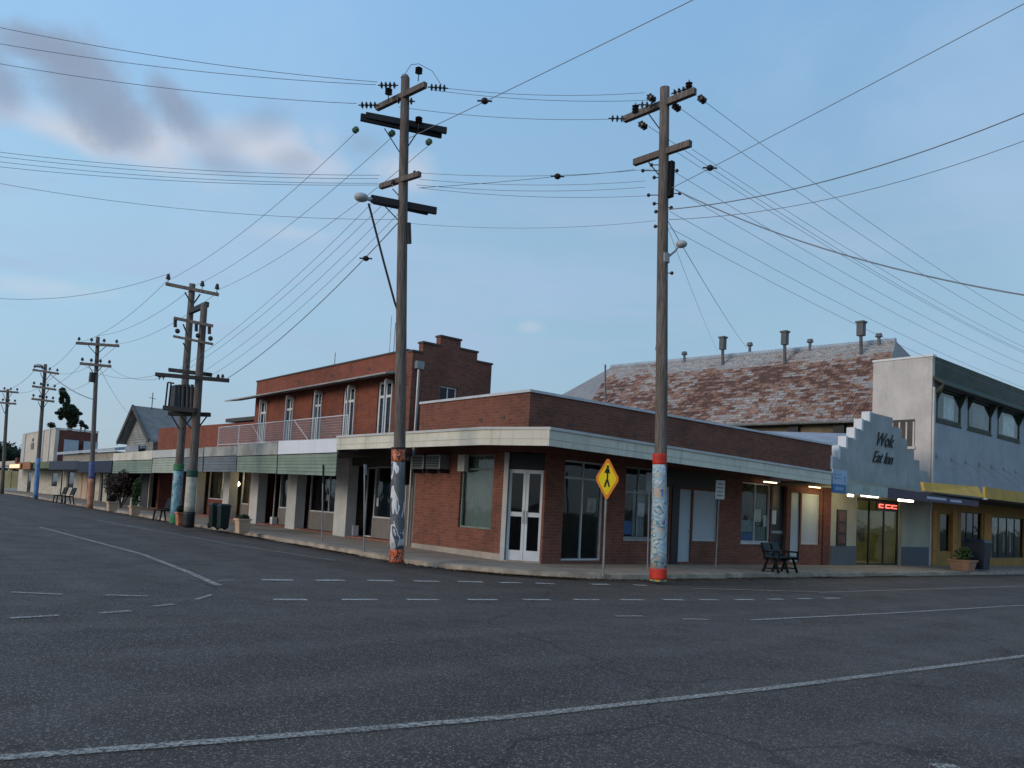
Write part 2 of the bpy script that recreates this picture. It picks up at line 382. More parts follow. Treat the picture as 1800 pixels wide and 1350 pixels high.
def woodm():
    m_, t, bs = newmat('weathered_pole_timber'); P = geo(t)
    mp = N(t, 'ShaderNodeMapping'); L(t, P, mp.inputs[0]); mp.inputs['Scale'].default_value = (22, 22, .7)
    n = noise(t, mp.outputs[0], 1.5, 5, .65); b = noise(t, P, .7, 4, .6)
    c = mixc(t, maprange(t, n.outputs[0], .32, .68), (.085, .070, .062), (.21, .18, .16))
    c = mixc(t, math_n(t, 'MULTIPLY', maprange(t, b.outputs[0], .4, .7), .5), c, (.10, .08, .07))
    L(t, c, bs.inputs['Base Color']); bs.inputs['Roughness'].default_value = .9; bs.inputs['Specular IOR Level'].default_value = .15
    bump(t, bs, n.outputs[0], .6, .02); return m_
def leafm(name, a, b):
    m_, t, bs = newmat(name); P = geo(t)
    c = mixc(t, maprange(t, noise(t, P, 2.3, 3, .6).outputs[0], .35, .65), a, b)
    L(t, c, bs.inputs['Base Color']); bs.inputs['Roughness'].default_value = .7; bs.inputs['Specular IOR Level'].default_value = .2; return m_

ASPH = asphalt(); PAINT = paintmark(); RUST = rustroof(); WOOD = woodm()
BR1 = brick('corner_brick', (.225, .082, .052), (.145, .052, .038), (.17, .12, .095))
BR2 = brick('orange_brick', (.26, .078, .045), (.185, .055, .036), (.18, .105, .08))
BR3 = brick('dark_brick', (.20, .06, .045), (.12, .04, .033), (.14, .09, .075))
def footpath_mat():
    m_, t, bs = newmat('footpath_concrete'); P = geo(t)
    br = N(t, 'ShaderNodeTexBrick'); L(t, P, br.inputs[0]); br.offset = 0; br.inputs['Scale'].default_value = 1
    br.inputs['Brick Width'].default_value = 1.55; br.inputs['Row Height'].default_value = 1.45; br.inputs['Mortar Size'].default_value = .018
    br.inputs['Color1'].default_value = (.30, .24, .185, 1); br.inputs['Color2'].default_value = (.37, .30, .235, 1); br.inputs['Mortar'].default_value = (.10, .08, .065, 1)
    c = mixc(t, math_n(t, 'MULTIPLY', maprange(t, noise(t, P, 1.2, 6, .65).outputs[0], .42, .72), .5), br.outputs[0], (.16, .125, .10))
    c = mixc(t, math_n(t, 'MULTIPLY', maprange(t, noise(t, P, 7, 5, .7).outputs[0], .58, .72), .45), c, (.09, .075, .065))
    L(t, c, bs.inputs['Base Color']); bs.inputs['Roughness'].default_value = .88; bump(t, bs, noise(t, P, 40, 3).outputs[0], .2, .004); return m_
CONC = footpath_mat()
KERB = M('kerb_concrete', (.33, .27, .21), .85, .4, 2.2, grime=.3)
CREAM = M('cream_paint', (.60, .57, .47), .6, .12, 1.1, grime=.42)
GREYW = M('grey_white_paint', (.47, .47, .45), .65, .1, 1.3, grime=.3)
WHITE = M('white_paint', (.62, .64, .65), .5, .06, 2, grime=.15)
OFFW = M('old_white_frame', (.50, .51, .52), .55, .12, 3, grime=.35)
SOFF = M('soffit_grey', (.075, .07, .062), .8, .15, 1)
DARK = M('dark_metal', (.022, .023, .026), .5, .2, 3)
BLACKP = M('black_plastic', (.010, .011, .012), .7, .2, 3, bmp=0, spec=.12)
GREYM = M('galvanised_metal', (.26, .27, .28), .45, .12, 4, metal=.5)
COPE = M('metal_coping', (.52, .53, .55), .5, .1, 2)
DCOPE = M('dark_coping', (.07, .065, .06), .7, .1, 2)
GREENV = ribbed('green_valance', (.185, .235, .185), .14, 'z', .15, .006)
BLUEV = ribbed('slate_valance', (.13, .15, .165), .14, 'z', .15, .006)
PGREENV = ribbed('pale_green_valance', (.32, .36, .29), .14, 'z', .15, .006)
WGREY = M('weathered_grey_board', (.30, .31, .29), .75, .3, 1.2, grime=.55)
STALL = M('stallboard_grey', (.17, .155, .145), .7, .12, 2)
STALLRED = brick('red_stallboard', (.22, .06, .045), (.16, .045, .035), (.12, .07, .06))
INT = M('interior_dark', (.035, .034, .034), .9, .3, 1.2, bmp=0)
INTW = M('interior_warm', (.16, .13, .075), .9, .3, 1.2, bmp=0)
GLASS = glassm('window_glass')
GLASSD = glassm('dark_window_glass', (.40, .42, .44), .6)
CURT = ribbed('grey_green_curtain', (.24, .29, .27), .10, 'h', .12, .03, .1, .9)
CURTW = ribbed('pale_blind', (.36, .39, .40), .09, 'h', .1, .015, .1, .9)
FLUTE = ribbed('fluted_grey_panel', (.22, .20, .18), .13, 'h', .12, .03, .25, .8)
BLIND = M('white_board', (.40, .43, .46), .7, .05, 2, grime=.08)
PALEBLUE = M('pale_blue_door', (.38, .43, .47), .6, .06, 2, grime=.1)
RENDER_W = M('white_render', (.52, .485, .45), .85, .12, .8, grime=.25)
RENDER_B = M('bluish_weatherboard', (.335, .36, .39), .75, .12, .8, grime=.35)
GABLEM = M('grey_gable_render', (.34, .355, .35), .85, .14, 1.2, grime=.3)
DGREEN = M('dark_green_paint', (.030, .045, .030), .6, .3, 1.5, grime=.4)
YELL = M('yellow_paint', (.62, .36, .06), .65, .15, 1.3, grime=.25)
OCHRE = M('ochre_wall', (.30, .17, .045), .75, .2, 1.2, grime=.4)
PURP = M('purple_fascia', (.075, .055, .085), .6, .15, 1.5)
LETW = M('pale_lettering', (.45, .47, .6), .6, .05, 2)
NAVY = M('navy_awning', (.014, .02, .045), .6, .3, 2)
BLUES = M('blue_sign', (.04, .14, .33), .5, .1, 3)
PBLUES = M('pale_blue_sign', (.33, .42, .55), .5, .1, 3)
LETB = M('black_lettering', (.012, .014, .016), .5, .1, 3, bmp=0)
TERRA = M('terracotta', (.36, .20, .13), .85, .15, 5)
TANP = M('tan_planter', (.48, .33, .22), .85, .12, 5)
TEAL = M('dark_teal_slat', (.010, .034, .042), .6, .2, 4)
BINM = M('dark_green_bin', (.010, .020, .018), .45, .2, 4, bmp=0)
ZINC = ribbed('old_zinc_roof', (.24, .235, .225), .15, 'h', .25, .03, .45, .6)
ZINC2 = ribbed('pale_blue_roof_sheet', (.40, .45, .50), .20, 'h', .15, .03, .25, .5)
BOARDS = ribbed('grey_weatherboards', (.25, .25, .235), .18, 'z', .2, .02, .4, .85)
LEAF_D = leafm('dark_foliage', (.012, .024, .014), (.03, .05, .022))
LEAF_G = leafm('green_foliage', (.03, .055, .02), (.07, .10, .03))
LEAF_R = leafm('red_foliage', (.05, .018, .018), (.025, .03, .018))
INSG = M('green_insulator', (.10, .16, .09), .3, .1, 4, bmp=0)
INSD = M('brown_insulator', (.03, .022, .02), .25, .1, 4, bmp=0)
WIRE = M('wire_metal', (.20, .23, .27), .6, .1, 1, bmp=0)
LAMP = M('lamp_bowl', (.42, .45, .47), .3, .1, 5, bmp=0)
E_WARM = emis('warm_tube', (1, .80, .42), 3.2); E_COOL = emis('cool_tube', (1, .93, .76), 5)
E_RED = emis('red_neon', (1, .13, .09), 2.0); E_BULB = emis('shop_bulb', (1, .86, .58), 9); E_SIGN = emis('lit_shop_sign', (1, .60, .36), .8)

# ------------------------------------------------------------------ ground, road, kerb, footpath
def sheet(xs, ys, dz):
    mb = MB(); vs = [(x, y, gz(x, y)+dz) for y in ys for x in xs]; n = len(xs)
    return mb.add(vs, [(j*n+i, j*n+i+1, (j+1)*n+i+1, (j+1)*n+i) for j in range(len(ys)-1) for i in range(n-1)])
br_ = [-2500, -70, -30, 0, 15, 30, 50, 70, 2500]
struct('ground', sheet(br_, br_, -.03), M('dry_ground', (.13, .12, .075), .95, .3, .3))
KX, KY = 11.0, 12.95
rb = [-70, -30, 0, 12, 30, 50, 70]
road = MB()
def strip(mb, xs, ys, dz): s = sheet(xs, ys, dz); mb.add(s.v, s.f)
strip(road, [-70, -30, 0, 15, 30, 50, 70, 160], [-20, 0, 5, 10, 14], 0)        # street running to the right
strip(road, [-12, -5, 0, 5, 12.5], [14, 20, 30, 50, 70, 200], 0)                 # street running to the left
struct('road', road, ASPH)
RAD = 4.3
curve = [(120, KY), (70, KY), (50, KY), (30, KY)]+[(KX+RAD-RAD*math.sin(t), KY+RAD-RAD*math.cos(t)) for t in [i/12*math.pi/2 for i in range(13)]]+[(KX, 30), (KX, 50), (KX, 70), (KX, 125)]
def offs(d):
    r = []
    for i, (x, y) in enumerate(curve):
        a = curve[max(i-1, 0)]; b = curve[min(i+1, len(curve)-1)]
        dx, dy = b[0]-a[0], b[1]-a[1]; l = math.hypot(dx, dy); r.append((x+dy/l*d, y-dx/l*d))
    return r
kb = MB(); o0, o1 = curve, offs(.16)
for i in range(len(curve)-1):
    q = [o0[i], o0[i+1], o1[i+1], o1[i]]
    kb.hexa([(x, y, gz(x, y)-.02) for x, y in q], [(x, y, gz(x, y)+(.125 if k in (0, 1) else .15)) for k, (x, y) in enumerate(q)])
struct('kerb', kb, KERB)
fp = MB(); inner = [(120, 24), (70, 24), (50, 24), (30, 24)]+[(26, 24)]*13+[(24, 30), (24, 50), (24, 70), (24, 125)]
for i in range(len(curve)-1):
    if inner[i] == inner[i+1]: pts = [o1[i], o1[i+1], inner[i]]
    else: pts = [o1[i], o1[i+1], inner[i+1], inner[i]]
    fp.poly([(x, y, gz(x, y)+.146) for x, y in pts])
struct('footpath', fp, CONC)
gt = MB(); o2 = offs(-.42)
for i in range(len(curve)-1):
    gt.poly([(x, y, gz(x, y)+.008) for x, y in (o2[i], o2[i+1], o0[i+1], o0[i])])
struct('gutter', gt, M('gutter_concrete', (.075, .055, .042), .9, .6, 1.6, grime=0))
# leaf litter along the kerb
lt = MB()
o3 = offs(-.13)
for k in range(5200):
    i = random.choice([3]*10+list(range(4, 17))*2+[16]*16+[17]*6)
    if i+1 >= len(curve): continue
    t = random.random(); x = o3[i][0]*(1-t)+o3[i+1][0]*t; y = o3[i][1]*(1-t)+o3[i+1][1]*t
    if math.sin(x*1.7+y*2.3)+math.sin(x*.6-y*.9+1) < -.2 and random.random() < .8: continue
    x += random.gauss(0, .07); y += random.gauss(0, .07); a = random.random()*6.28; s = random.uniform(.025, .065)
    z = gz(x, y)+.012+random.random()*.02
    lt.poly([(x+s*math.cos(a), y+s*math.sin(a), z), (x-s*.5*math.sin(a), y+s*.5*math.cos(a), z+.008), (x-s*math.cos(a), y-s*math.sin(a), z), (x+s*.5*math.sin(a), y-s*.5*math.cos(a), z+.012)])
tag(lt.build('leaf_litter', leafm('brown_leaves', (.05, .032, .018), (.11, .07, .03))), 'brown fallen leaves lying in the gutter along the kerb', 'leaves', kind='stuff')

PAINT2 = paintmark('dash_paint', (.62, .59, .54), .95)
mk = MB()
def mark(pts, w=.1, px=True):
    P_ = [T(*p) if px else np.array(p) for p in pts]
    for a, b in zip(P_[:-1], P_[1:]):
        n = max(1, int(math.hypot(b[0]-a[0], b[1]-a[1])/1.5))
        d = np.array([b[0]-a[0], b[1]-a[1]]); l = math.hypot(*d); d = d/l; s = np.array([-d[1], d[0]])*w/2
        for k in range(n):
            p = np.array(a[:2])+d*l*k/n; q = np.array(a[:2])+d*l*(k+1)/n
            mk.poly([(*(v), gz(*v)+.012) for v in (p-s, q-s, q+s, p+s)])
mark([(-60, 1341), (0, 1335), (450, 1300), (900, 1262), (1350, 1212), (1850, 1148)], .105)
mark([(70, 927), (100, 935), (250, 975), (330, 1006), (384, 1030)], .13)
mark([(384, 1022), (412, 1020)], .08); mark([(372, 1046), (345, 1055)], .08)
mk1 = mk; mk = MB()
for a, b, y0, y1 in [(460, 515, 1020, 1021), (555, 605, 1021, 1021), (645, 692, 1021, 1022), (728, 772, 1022, 1023), (805, 850, 1023, 1024), (878, 915, 1025, 1025), (942, 975, 1026, 1027), (1040, 1070, 1028, 1028), (1113, 1137, 1029, 1030)]:
    mark([(a, y0), (b, y1)], .21)
for a, b in [(480, 540), (600, 665), (715, 772), (822, 874), (920, 968), (1008, 1055), (1090, 1132), (1165, 1200), (1230, 1262), (1292, 1325), (1350, 1376), (1402, 1426), (1450, 1475)]:
    mark([(a, 1055-max(0, a-1300)*.018), (b, 1055.3-max(0, b-1300)*.018)], .15)
mk2 = mk; mk = mk1
for a in [((1080, 1084), (1130, 1084)), ((1200, 1089), (1245, 1090)), ((1320, 1091), (1560, 1079), (1860, 1061)), ((20, 1042), (110, 1046)), ((185, 1047), (260, 1049)), ((18, 1088), (103, 1083)),
          ((175, 1079), (230, 1075)), ((270, 1067), (305, 1063)), ((1215, 1035), (1440, 1041)), ((1440, 1042), (1850, 1029)), ((170, 915), (300, 938), (420, 960), (590, 986))]:
    mark(list(a), .1)
mark([(1640, 1349), (1682, 1349)], .09)
struct('road_marking', mk, PAINT); struct('road_marking', mk2, PAINT2)

# ------------------------------------------------------------------ facade helpers
class Fr:   # a wall frame: a = along the wall, d = depth into the building, z = up
    def __init__(s, o, u, n): s.o = Vector((*o, 0)); s.u = Vector((*u, 0)).normalized(); s.n = Vector((*n, 0)).normalized()
    def P(s, a, d, z): return s.o+s.u*a+s.n*d+Vector((0, 0, z))
    def box(s, mb, a0, a1, d0, d1, z0, z1):
        b = [s.P(a0, d0, z0), s.P(a1, d0, z0), s.P(a1, d1, z0), s.P(a0, d1, z0)]
        return mb.hexa(b, [p+Vector((0, 0, z1-z0)) for p in b])
def FX(c): return Fr((c, 0), (0, 1), (1, 0))
def FY(c): return Fr((0, c), (1, 0), (0, 1))
def gl(fr, a, d=0): p = fr.P(a, d, 0); return gz(p.x, p.y)+.15
def wall(mb, fr, a0, a1, zb, zt, ops=(), th=.25, d=0.):
    br = sorted({a0, a1}|{v for o in ops for v in o[:2] if a0 < v < a1})
    for p, q in zip(br[:-1], br[1:]):
        mid = (p+q)/2; segs = sorted([(o[2], o[3]) for o in ops if o[0] <= mid <= o[1]])
        z = zb
        for s0, s1 in segs:
            if s0 > z: fr.box(mb, p, q, d, d+th, z, s0)
            z = max(z, s1)
        if zt > z: fr.box(mb, p, q, d, d+th, z, zt)
def window(fr, a0, a1, z0, z1, parent, fmat=None, glass=None, mull=0, trans=(), d=.10, fw=.05, name='window', sill=True, back=None, backd=.25):
    fmat = fmat or OFFW; glass = glass or GLASS
    mb = MB()
    fr.box(mb, a0, a0+fw, d-.03, d+.04, z0, z1); fr.box(mb, a1-fw, a1, d-.03, d+.04, z0, z1)
    fr.box(mb, a0+fw, a1-fw, d-.03, d+.04, z1-fw, z1); fr.box(mb, a0+fw, a1-fw, d-.03, d+.04, z0, z0+fw)
    for i in range(mull):
        c = a0+(a1-a0)*(i+1)/(mull+1); fr.box(mb, c-fw*.4, c+fw*.4, d-.025, d+.035, z0+fw, z1-fw)
    for z in trans: fr.box(mb, a0+fw, a1-fw, d-.027, d+.037, z-fw*.5, z+fw*.5)
    w = mb.build(name, fmat, parent)
    p = MB(); fr.box(p, a0+fw*.9, a1-fw*.9, d, d+.008, z0+fw*.9, z1-fw*.9); p.build('pane', glass, w)
    if sill:
        s_ = MB(); fr.box(s_, a0-.05, a1+.05, -.05, d-.031, z0-.07, z0-.002); s_.build('sill', fmat, w)
    if back is not None:
        c_ = MB(); fr.box(c_, a0+.02, a1-.02, backd, backd+.02, z0, z1); c_.build('curtain', back, w)
    return w
def panel(fr, a0, a1, z0, z1, parent, name, mat, d0=-.02, d1=.0, **k):
    mb = MB(); fr.box(mb, a0, a1, d0, d1, z0, z1); return mb.build(name, mat, parent, **k)
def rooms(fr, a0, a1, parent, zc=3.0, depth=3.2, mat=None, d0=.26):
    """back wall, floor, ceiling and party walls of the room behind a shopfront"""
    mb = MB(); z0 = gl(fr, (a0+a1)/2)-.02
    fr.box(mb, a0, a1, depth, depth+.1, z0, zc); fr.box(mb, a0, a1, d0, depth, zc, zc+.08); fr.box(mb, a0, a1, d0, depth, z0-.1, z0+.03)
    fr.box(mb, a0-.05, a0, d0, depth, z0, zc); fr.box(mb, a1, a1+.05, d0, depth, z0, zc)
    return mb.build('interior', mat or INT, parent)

# ================================================================== CORNER BRICK SHOP
LX, RY = 13.75, 15.6
fl, fr_ = FX(LX), FY(RY)
cs = thing('corner_shop', 'single storey red brick corner shop with cream wraparound awning and white double doors', 'shop', (16, 17, 0))
ZT = 4.62; XE = 29.6; YE = 20.75; CY0 = 16.45; CX1 = 14.45
w = MB(); base = -.6
wall(w, fl, CY0, YE, base, 3.06, [(16.95, 18.45, .93, 3.0)])
rops = [(15.15, 16.75, .20, 2.95), (17.65, 18.95, .84, 2.95), (19.45, 19.72, .2, 2.45), (20.2, 20.85, .14, 2.42), (20.92, 22.25, .80, 2.42), (23.6, 25.42, .80, 2.85), (25.5, 26.45, .1, 2.85), (26.75, 27.4, .1, 2.65), (27.5, 28.85, .75, 2.65)]
wall(w, fr_, CX1, XE, base, 3.06, rops)
# band above, its parapet and the cut corner's lintel
w.prism([(LX, RY), (XE, RY), (XE, RY+.25), (LX+.25, RY+.25), (LX+.25, YE), (LX, YE)], 3.06, ZT)
w.build('wall', BR1, cs)
bk = MB(); bk.box(XE-.25, XE-.002, RY+.26, YE+3, base, ZT-.5); bk.box(LX+.26, LX+6, YE-.25, YE-.01, base, ZT-.05); bk.build('rear_wall', BR3, cs)
cp = MB(); cp.prism([(LX-.05, RY-.05), (LX-.05, YE), (LX+.3, YE), (LX+.3, RY+.3), (XE, RY+.3), (XE, RY-.05)][::-1], ZT, ZT+.07); cp.build('coping', COPE, cs)
rf = MB(); rf.poly([(LX+.25, RY+.25, ZT-.35), (XE, RY+.25, ZT-.35), (XE, YE, ZT-.35), (LX+.25, YE, ZT-.35)]); rf.build('roof', ZINC, cs)
pl = MB(); fl.box(pl, CY0+.02, YE, -.03, -.002, base, gl(fl, 18)+.16); pl.build('plinth', M('pale_plinth', (.33, .29, .24), .8, .2, 2), cs)
vb = MB()
for a, z in [(16.6, 3.95), (17.6, 3.93), (18.6, 3.72), (19.5, 3.7), (20.1, 3.75), (20.45, 3.6)]: fl.box(vb, a, a+.09, -.012, .0, z, z+.1)
for a in (15.2, 17.9, 20.7, 23.5, 26.2): fr_.box(vb, a, a+.12, -.012, .0, 3.85, 3.95)
vb.build('vent_brick', DCOPE, cs)
# awning of the corner shop
def awn_top(x, y): return 3.44 + .004*(y-15) - .012*(x-12)
out_ = [(11.9, 22.45), (11.9, 15.1), (12.42, 13.4), (25.35, 13.4)]
inn_ = [(25.35, RY-.01), (LX-.01, RY-.01), (LX-.01, 20.74), (LX-.01, 22.45)]
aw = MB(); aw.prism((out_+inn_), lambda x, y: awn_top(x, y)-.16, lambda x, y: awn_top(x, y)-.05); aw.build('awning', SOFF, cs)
def band(pts, off0, off1, za, zb, name, mat, parent):
    mb = MB()
    for (x0, y0), (x1, y1) in zip(pts[:-1], pts[1:]):
        pass
    def off(o):
        r = []
        for i, (x, y) in enumerate(pts):
            a = pts[max(i-1, 0)]; b = pts[min(i+1, len(pts)-1)]
            dx, dy = b[0]-a[0], b[1]-a[1]; l = math.hypot(dx, dy); r.append((x+dy/l*o, y-dx/l*o))
        return r
    A, B = off(off0), off(off1)
    for i in range(len(pts)-1):
        q = [A[i], A[i+1], B[i+1], B[i]]
        mb.hexa([(x, y, awn_top(x, y)+za) for x, y in q], [(x, y, awn_top(x, y)+zb) for x, y in q])
    return mb.build(name, mat, parent)
# the line is walked so that positive offset points away from the building
band(out_, .0, .05, -.40, -.03, 'fascia', CREAM, cs)
band(out_, .0, .085, -.03, .035, 'fascia_trim', GREYW, cs)
band(out_, .002, .056, -.25, -.235, 'fascia_painted_shade', M('fascia_shadow_line', (.42, .40, .34), .6), cs)  # thin raised strip in darker cream, painting the shade of a groove
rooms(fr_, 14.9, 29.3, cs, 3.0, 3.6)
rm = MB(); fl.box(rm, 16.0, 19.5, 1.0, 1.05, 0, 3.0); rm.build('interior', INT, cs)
# cut-corner entrance
chd = Vector((CX1-LX, RY-CY0, 0)); chl = chd.length; u_ = chd.normalized()
fc = Fr((LX, CY0), (u_.x, u_.y), (-u_.y, u_.x)); 
g0 = gl(fc, .5)
cn = MB(); fc.box(cn, -.03, .09, -.06, .12, g0-.3, 3.04); cn.build('corner_post', GREYW, cs)
lt_ = MB(); fc.box(lt_, .09, chl, .03, .2, 2.62, 3.04); lt_.build('transom_panel', DARK, cs)
for s_i in range(2):
    a0 = .11+s_i*(chl-.16)/2; a1 = a0+(chl-.16)/2-.01
    dr = MB(); z0, z1 = g0+.02, 2.60; fw = .075
    for p, q, r, s in [(a0, a0+fw, z0, z1), (a1-fw, a1, z0, z1), (a0+fw, a1-fw, z1-.1, z1), (a0+fw, a1-fw, z0, z0+.28), (a0+fw, a1-fw, z0+1.18, z0+1.30)]:
        fc.box(dr, p, q, .06, .11, r, s)
    dd = dr.build('door', WHITE, cs)
    gp = MB(); fc.box(gp, a0+fw, a1-fw, .08, .088, z0+.28, z1-.1); gp.build('pane', GLASSD, dd)
    hd = MB(); e = a1-.04 if s_i == 0 else a0+.04
    hd.tube([fc.P(e, .03, z0+1.0), fc.P(e, .03, z0+1.35)], .012, 6); hd.build('handle', GREYM, dd)
bk2 = MB(); fc.box(bk2, .0, chl, 1.2, 1.25, 0, 3.0); bk2.build('lobby_wall', INT, cs)
st_ = MB(); fc.box(st_, .05, chl-.02, -.12, .05, g0-.1, g0+.03); st_.build('doorstep', KERB, cs)
# windows
window(fl, 16.95, 18.45, .93, 3.0, cs, fmat=M('grey_green_frame', (.16, .20, .18), .6), back=CURT, backd=.2, trans=(2.6,), sill=False)
window(fr_, 15.15, 16.75, .20, 2.95, cs, fmat=OFFW, glass=GLASS, mull=1, trans=(2.47,), name='glass_door', sill=False)
window(fr_, 17.65, 18.95, .84, 2.95, cs, fmat=GREYM, mull=1, trans=(2.2,), back=None)
cv = MB(); fr_.box(cv, 18.35, 18.9, .3, .32, .9, 2.3); fr_.box(cv, 17.7, 17.9, .3, .32, 1.5, 2.4); cv.build('blind', CURTW, cs)
for a, b, z0_, z1_, mt, dd in [(15.3, 15.7, .3, 1.1, STALL, 1.1), (16.0, 16.5, .3, 1.3, INTW, 1.6), (15.5, 15.75, 1.5, 2.2, CURTW, .9), (16.25, 16.6, 1.55, 1.95, M('faded_print', (.30, .26, .22), .7, .4, 8), .16), (17.75, 18.2, .95, 1.35, BLUES, .18), (18.45, 18.75, 1.5, 1.9, WHITE, .18)]:
    panel(fr_, a, b, z0_, z1_, cs, 'display_item', mt, dd, dd+.03)
panel(fr_, 19.46, 19.71, .2, 2.44, cs, 'side_panel', PALEBLUE, .04, .08)
dk = panel(fr_, 20.2, 20.85, .14, 2.42, cs, 'door', PALEBLUE, .06, .11)
hd = MB(); hd.ball(fr_.P(20.76, .04, 1.1), .03); hd.build('handle', GREYM, dk)
window(fr_, 20.92, 22.25, .80, 2.42, cs, glass=BLIND, sill=False)
panel(fr_, 19.40, 22.3, 2.48, 3.0, cs, 'head_panel', DARK, -.025, -.003)
panel(fr_, 19.80, 20.15, .0, 2.48, cs, 'dark_pilaster', DARK, -.05, -.003)
wn = window(fr_, 23.6, 25.42, .80, 2.85, cs, fmat=OFFW, mull=1)
for a, b, z, zz, mt in [(23.7, 24.6, .86, 1.12, BLUES), (23.65, 24.5, 1.14, 1.55, CURTW), (24.62, 25.3, .86, 1.35, CURT), (24.5, 25.0, 1.5, 1.95, M('poster_paper', (.5, .46, .4), .7)), (24.75, 25.15, 2.0, 2.35, LEAF_G), (25.15, 25.35, 1.35, 1.75, WHITE)]:
    panel(fr_, a, b, z, zz, wn, 'poster', mt, .13, .135)
dk = panel(fr_, 25.5, 26.45, .1, 2.85, cs, 'door', DARK, .12, .17)
panel(fr_, 25.6, 25.95, 1.45, 1.95, dk, 'notice', WHITE, .113, .119); panel(fr_, 25.6, 26.35, 1.12, 1.22, dk, 'push_bar', GREYM, .09, .119)
panel(fr_, 26.75, 27.4, .1, 2.65, cs, 'door', PALEBLUE, .06, .11)
window(fr_, 27.5, 28.85, .75, 2.65, cs, glass=BLIND, sill=False)
panel(fr_, 29.02, 29.58, .0, 3.0, cs, 'dark_pilaster', BR3, -.05, -.003)
for a in (24.75, 27.75):
    tb = thing('tube_light', 'lit yellowish tube light under the awning above the %s' % ('poster covered window' if a < 26 else 'boarded window beside the gabled shop'), 'light', fr_.P(a, -.35, 2.97), group='lit tube lights under the awnings')
    q = MB(); q.box(-.55, .55, -.06, .06, -.05, .0); q.build('housing', GREYW, tb, local=True)
    q = MB(); q.tube([(-.4, 0, -.075), (.4, 0, -.075)], .02, 8); q.build('tube', E_WARM, tb, local=True)
# air conditioners
def ac(a, z, w_, h_, label):
    p = fl.P(a, -.2, z); t = thing('air_conditioner', label, 'air conditioner', p, group='air conditioners on the corner shop wall')
    q = MB(); fl.box(q, a-w_/2, a+w_/2, -.38, -.01, z, z+h_); q.build('casing', GREYM, t, bevel=.015)
    q = MB()
    for i in range(7): fl.box(q, a-w_/2+.05, a+w_/2-.05, -.395, -.382, z+.04+i*(h_-.08)/7, z+.04+(i+.55)*(h_-.08)/7)
    q.build('grille', BLACKP, t)
    for e in (a-w_/2+.05, a+w_/2-.05):
        q = MB(); fl.box(q, e-.02, e+.02, -.36, -.02, z-.12, z-.001); q.build('bracket', DARK, t)
ac(20.15, 2.58, .62, .42, 'dark grilled air conditioner under the awning, nearest the fluted grey panel')
ac(19.35, 2.58, .72, .42, 'dark grilled air conditioner under the awning, nearer the curtained window')
mbx = MB(); fl.box(mbx, 18.1, 18.42, -.16, -.002, 2.52, 3.0); tag(mbx.build('meter_box', GREYW, bevel=.01), 'small pale box high on the brick wall above the curtained window', 'box')

# ================================================================== TWO STOREY BRICK BUILDING
TX, TY = 14.0, 21.75; TE = 34.3
ft, fs = FX(TX), FY(TY)
tw = thing('brick_building', 'two storey orange brick building with stepped parapet, narrow white French doors and balcony rail', 'building', (15.6, 28, 0))
wins = [(33.0, 33.8), (30.4, 31.2), (27.9, 28.75), (25.35, 26.25), (22.85, 23.8)]
w = MB(); wall(w, ft, TY+.25, TE, 3.3, 6.52, [(a, b, 3.62, 5.62) for a, b in wins], th=.25); w.build('front_wall', BR2, tw)
def topz(x): return 6.52
stp = [(14.0, 14.38, 6.45), (14.38, 15.06, 6.80), (15.06, 15.90, 7.13), (15.90, 16.64, 6.84), (16.64, 17.3, 6.52)]
w = MB()
wall(w, fs, TX, 17.3, -.4, 6.0, [(15.15, 15.87, 4.5, 5.5)])
for a, b, z in stp: fs.box(w, a, b, 0, .25, 6.0, z)
w.box(17.05, 17.3, TY+.251, TE, 3, 6.3)
w.build('side_wall', BR3 if False else BR1, tw)
q = MB()
for a, b, z in stp: fs.box(q, a-.03, b+.03, -.04, .29, z, z+.06)
ft.box(q, TY+.3, TE+.04, -.04, .29, 6.52, 6.57); q.build('coping', DCOPE, tw)
q = MB(); q.box(TX+.25, 17.05, TY+.25, TE-.02, 6.1, 6.18); q.build('roof', ZINC, tw)
q = MB(); wall(q, FY(TE-.2), TX+.001, 17.3, -.2, 6.51, th=.2); q.build('end_wall', BR2, tw)
for a, b in wins:
    ww = window(ft, a, b, 3.62, 5.62, tw, fmat=WHITE, glass=GLASSD, mull=1, trans=(5.1,), d=.08, fw=.09, name='french_door', sill=False)
    q = MB()   # one leaf standing ajar
    c = ft.P(a+.02, 0, 0); e = ft.P(a-.12, -.36, 0)
    q.beam((c.x, c.y, 3.66), (e.x, e.y, 3.66), .04, .08); q.beam((c.x, c.y, 5.55), (e.x, e.y, 5.55), .04, .08)
    q.beam((c.x, c.y, 3.66), (c.x, c.y, 5.55), .04, .06); q.beam((e.x, e.y, 3.66), (e.x, e.y, 5.55), .04, .06); q.build('open_leaf', WHITE, ww)
rm = MB(); ft.box(rm, TY+.3, TE-.3, 1.6, 1.65, 3.4, 5.9); rm.build('interior', INT, tw)
window(fs, 15.15, 15.87, 4.5, 5.5, tw, fmat=WHITE, glass=GLASSD, mull=1, trans=())
q = MB(); q.hexa([(TX-.75, TY+.35, 5.66), (TX, TY+.35, 5.80), (TX, 36.0, 5.80), (TX-.75, 36.0, 5.66)], [(TX-.75, TY+.35, 5.71), (TX, TY+.35, 5.86), (TX, 36.0, 5.86), (TX-.75, 36.0, 5.71)]); q.build('window_hood', ribbed('hood_iron', (.34, .34, .33), .15, 'h', .2, .02), tw)
q = MB()
for a in (24.4, 27.2, 30.0): ft.box(q, a, a+.14, -.012, .0, 6.1, 6.2)
q.build('vent_brick', DCOPE, tw)
q = MB(); q.tube([(14.22, TY-.07, 6.0), (14.22, TY-.07, .2)], .05, 8); q.box(14.08, 14.36, TY-.17, TY-.005, 5.9, 6.15); q.build('downpipe', GREYM, tw)
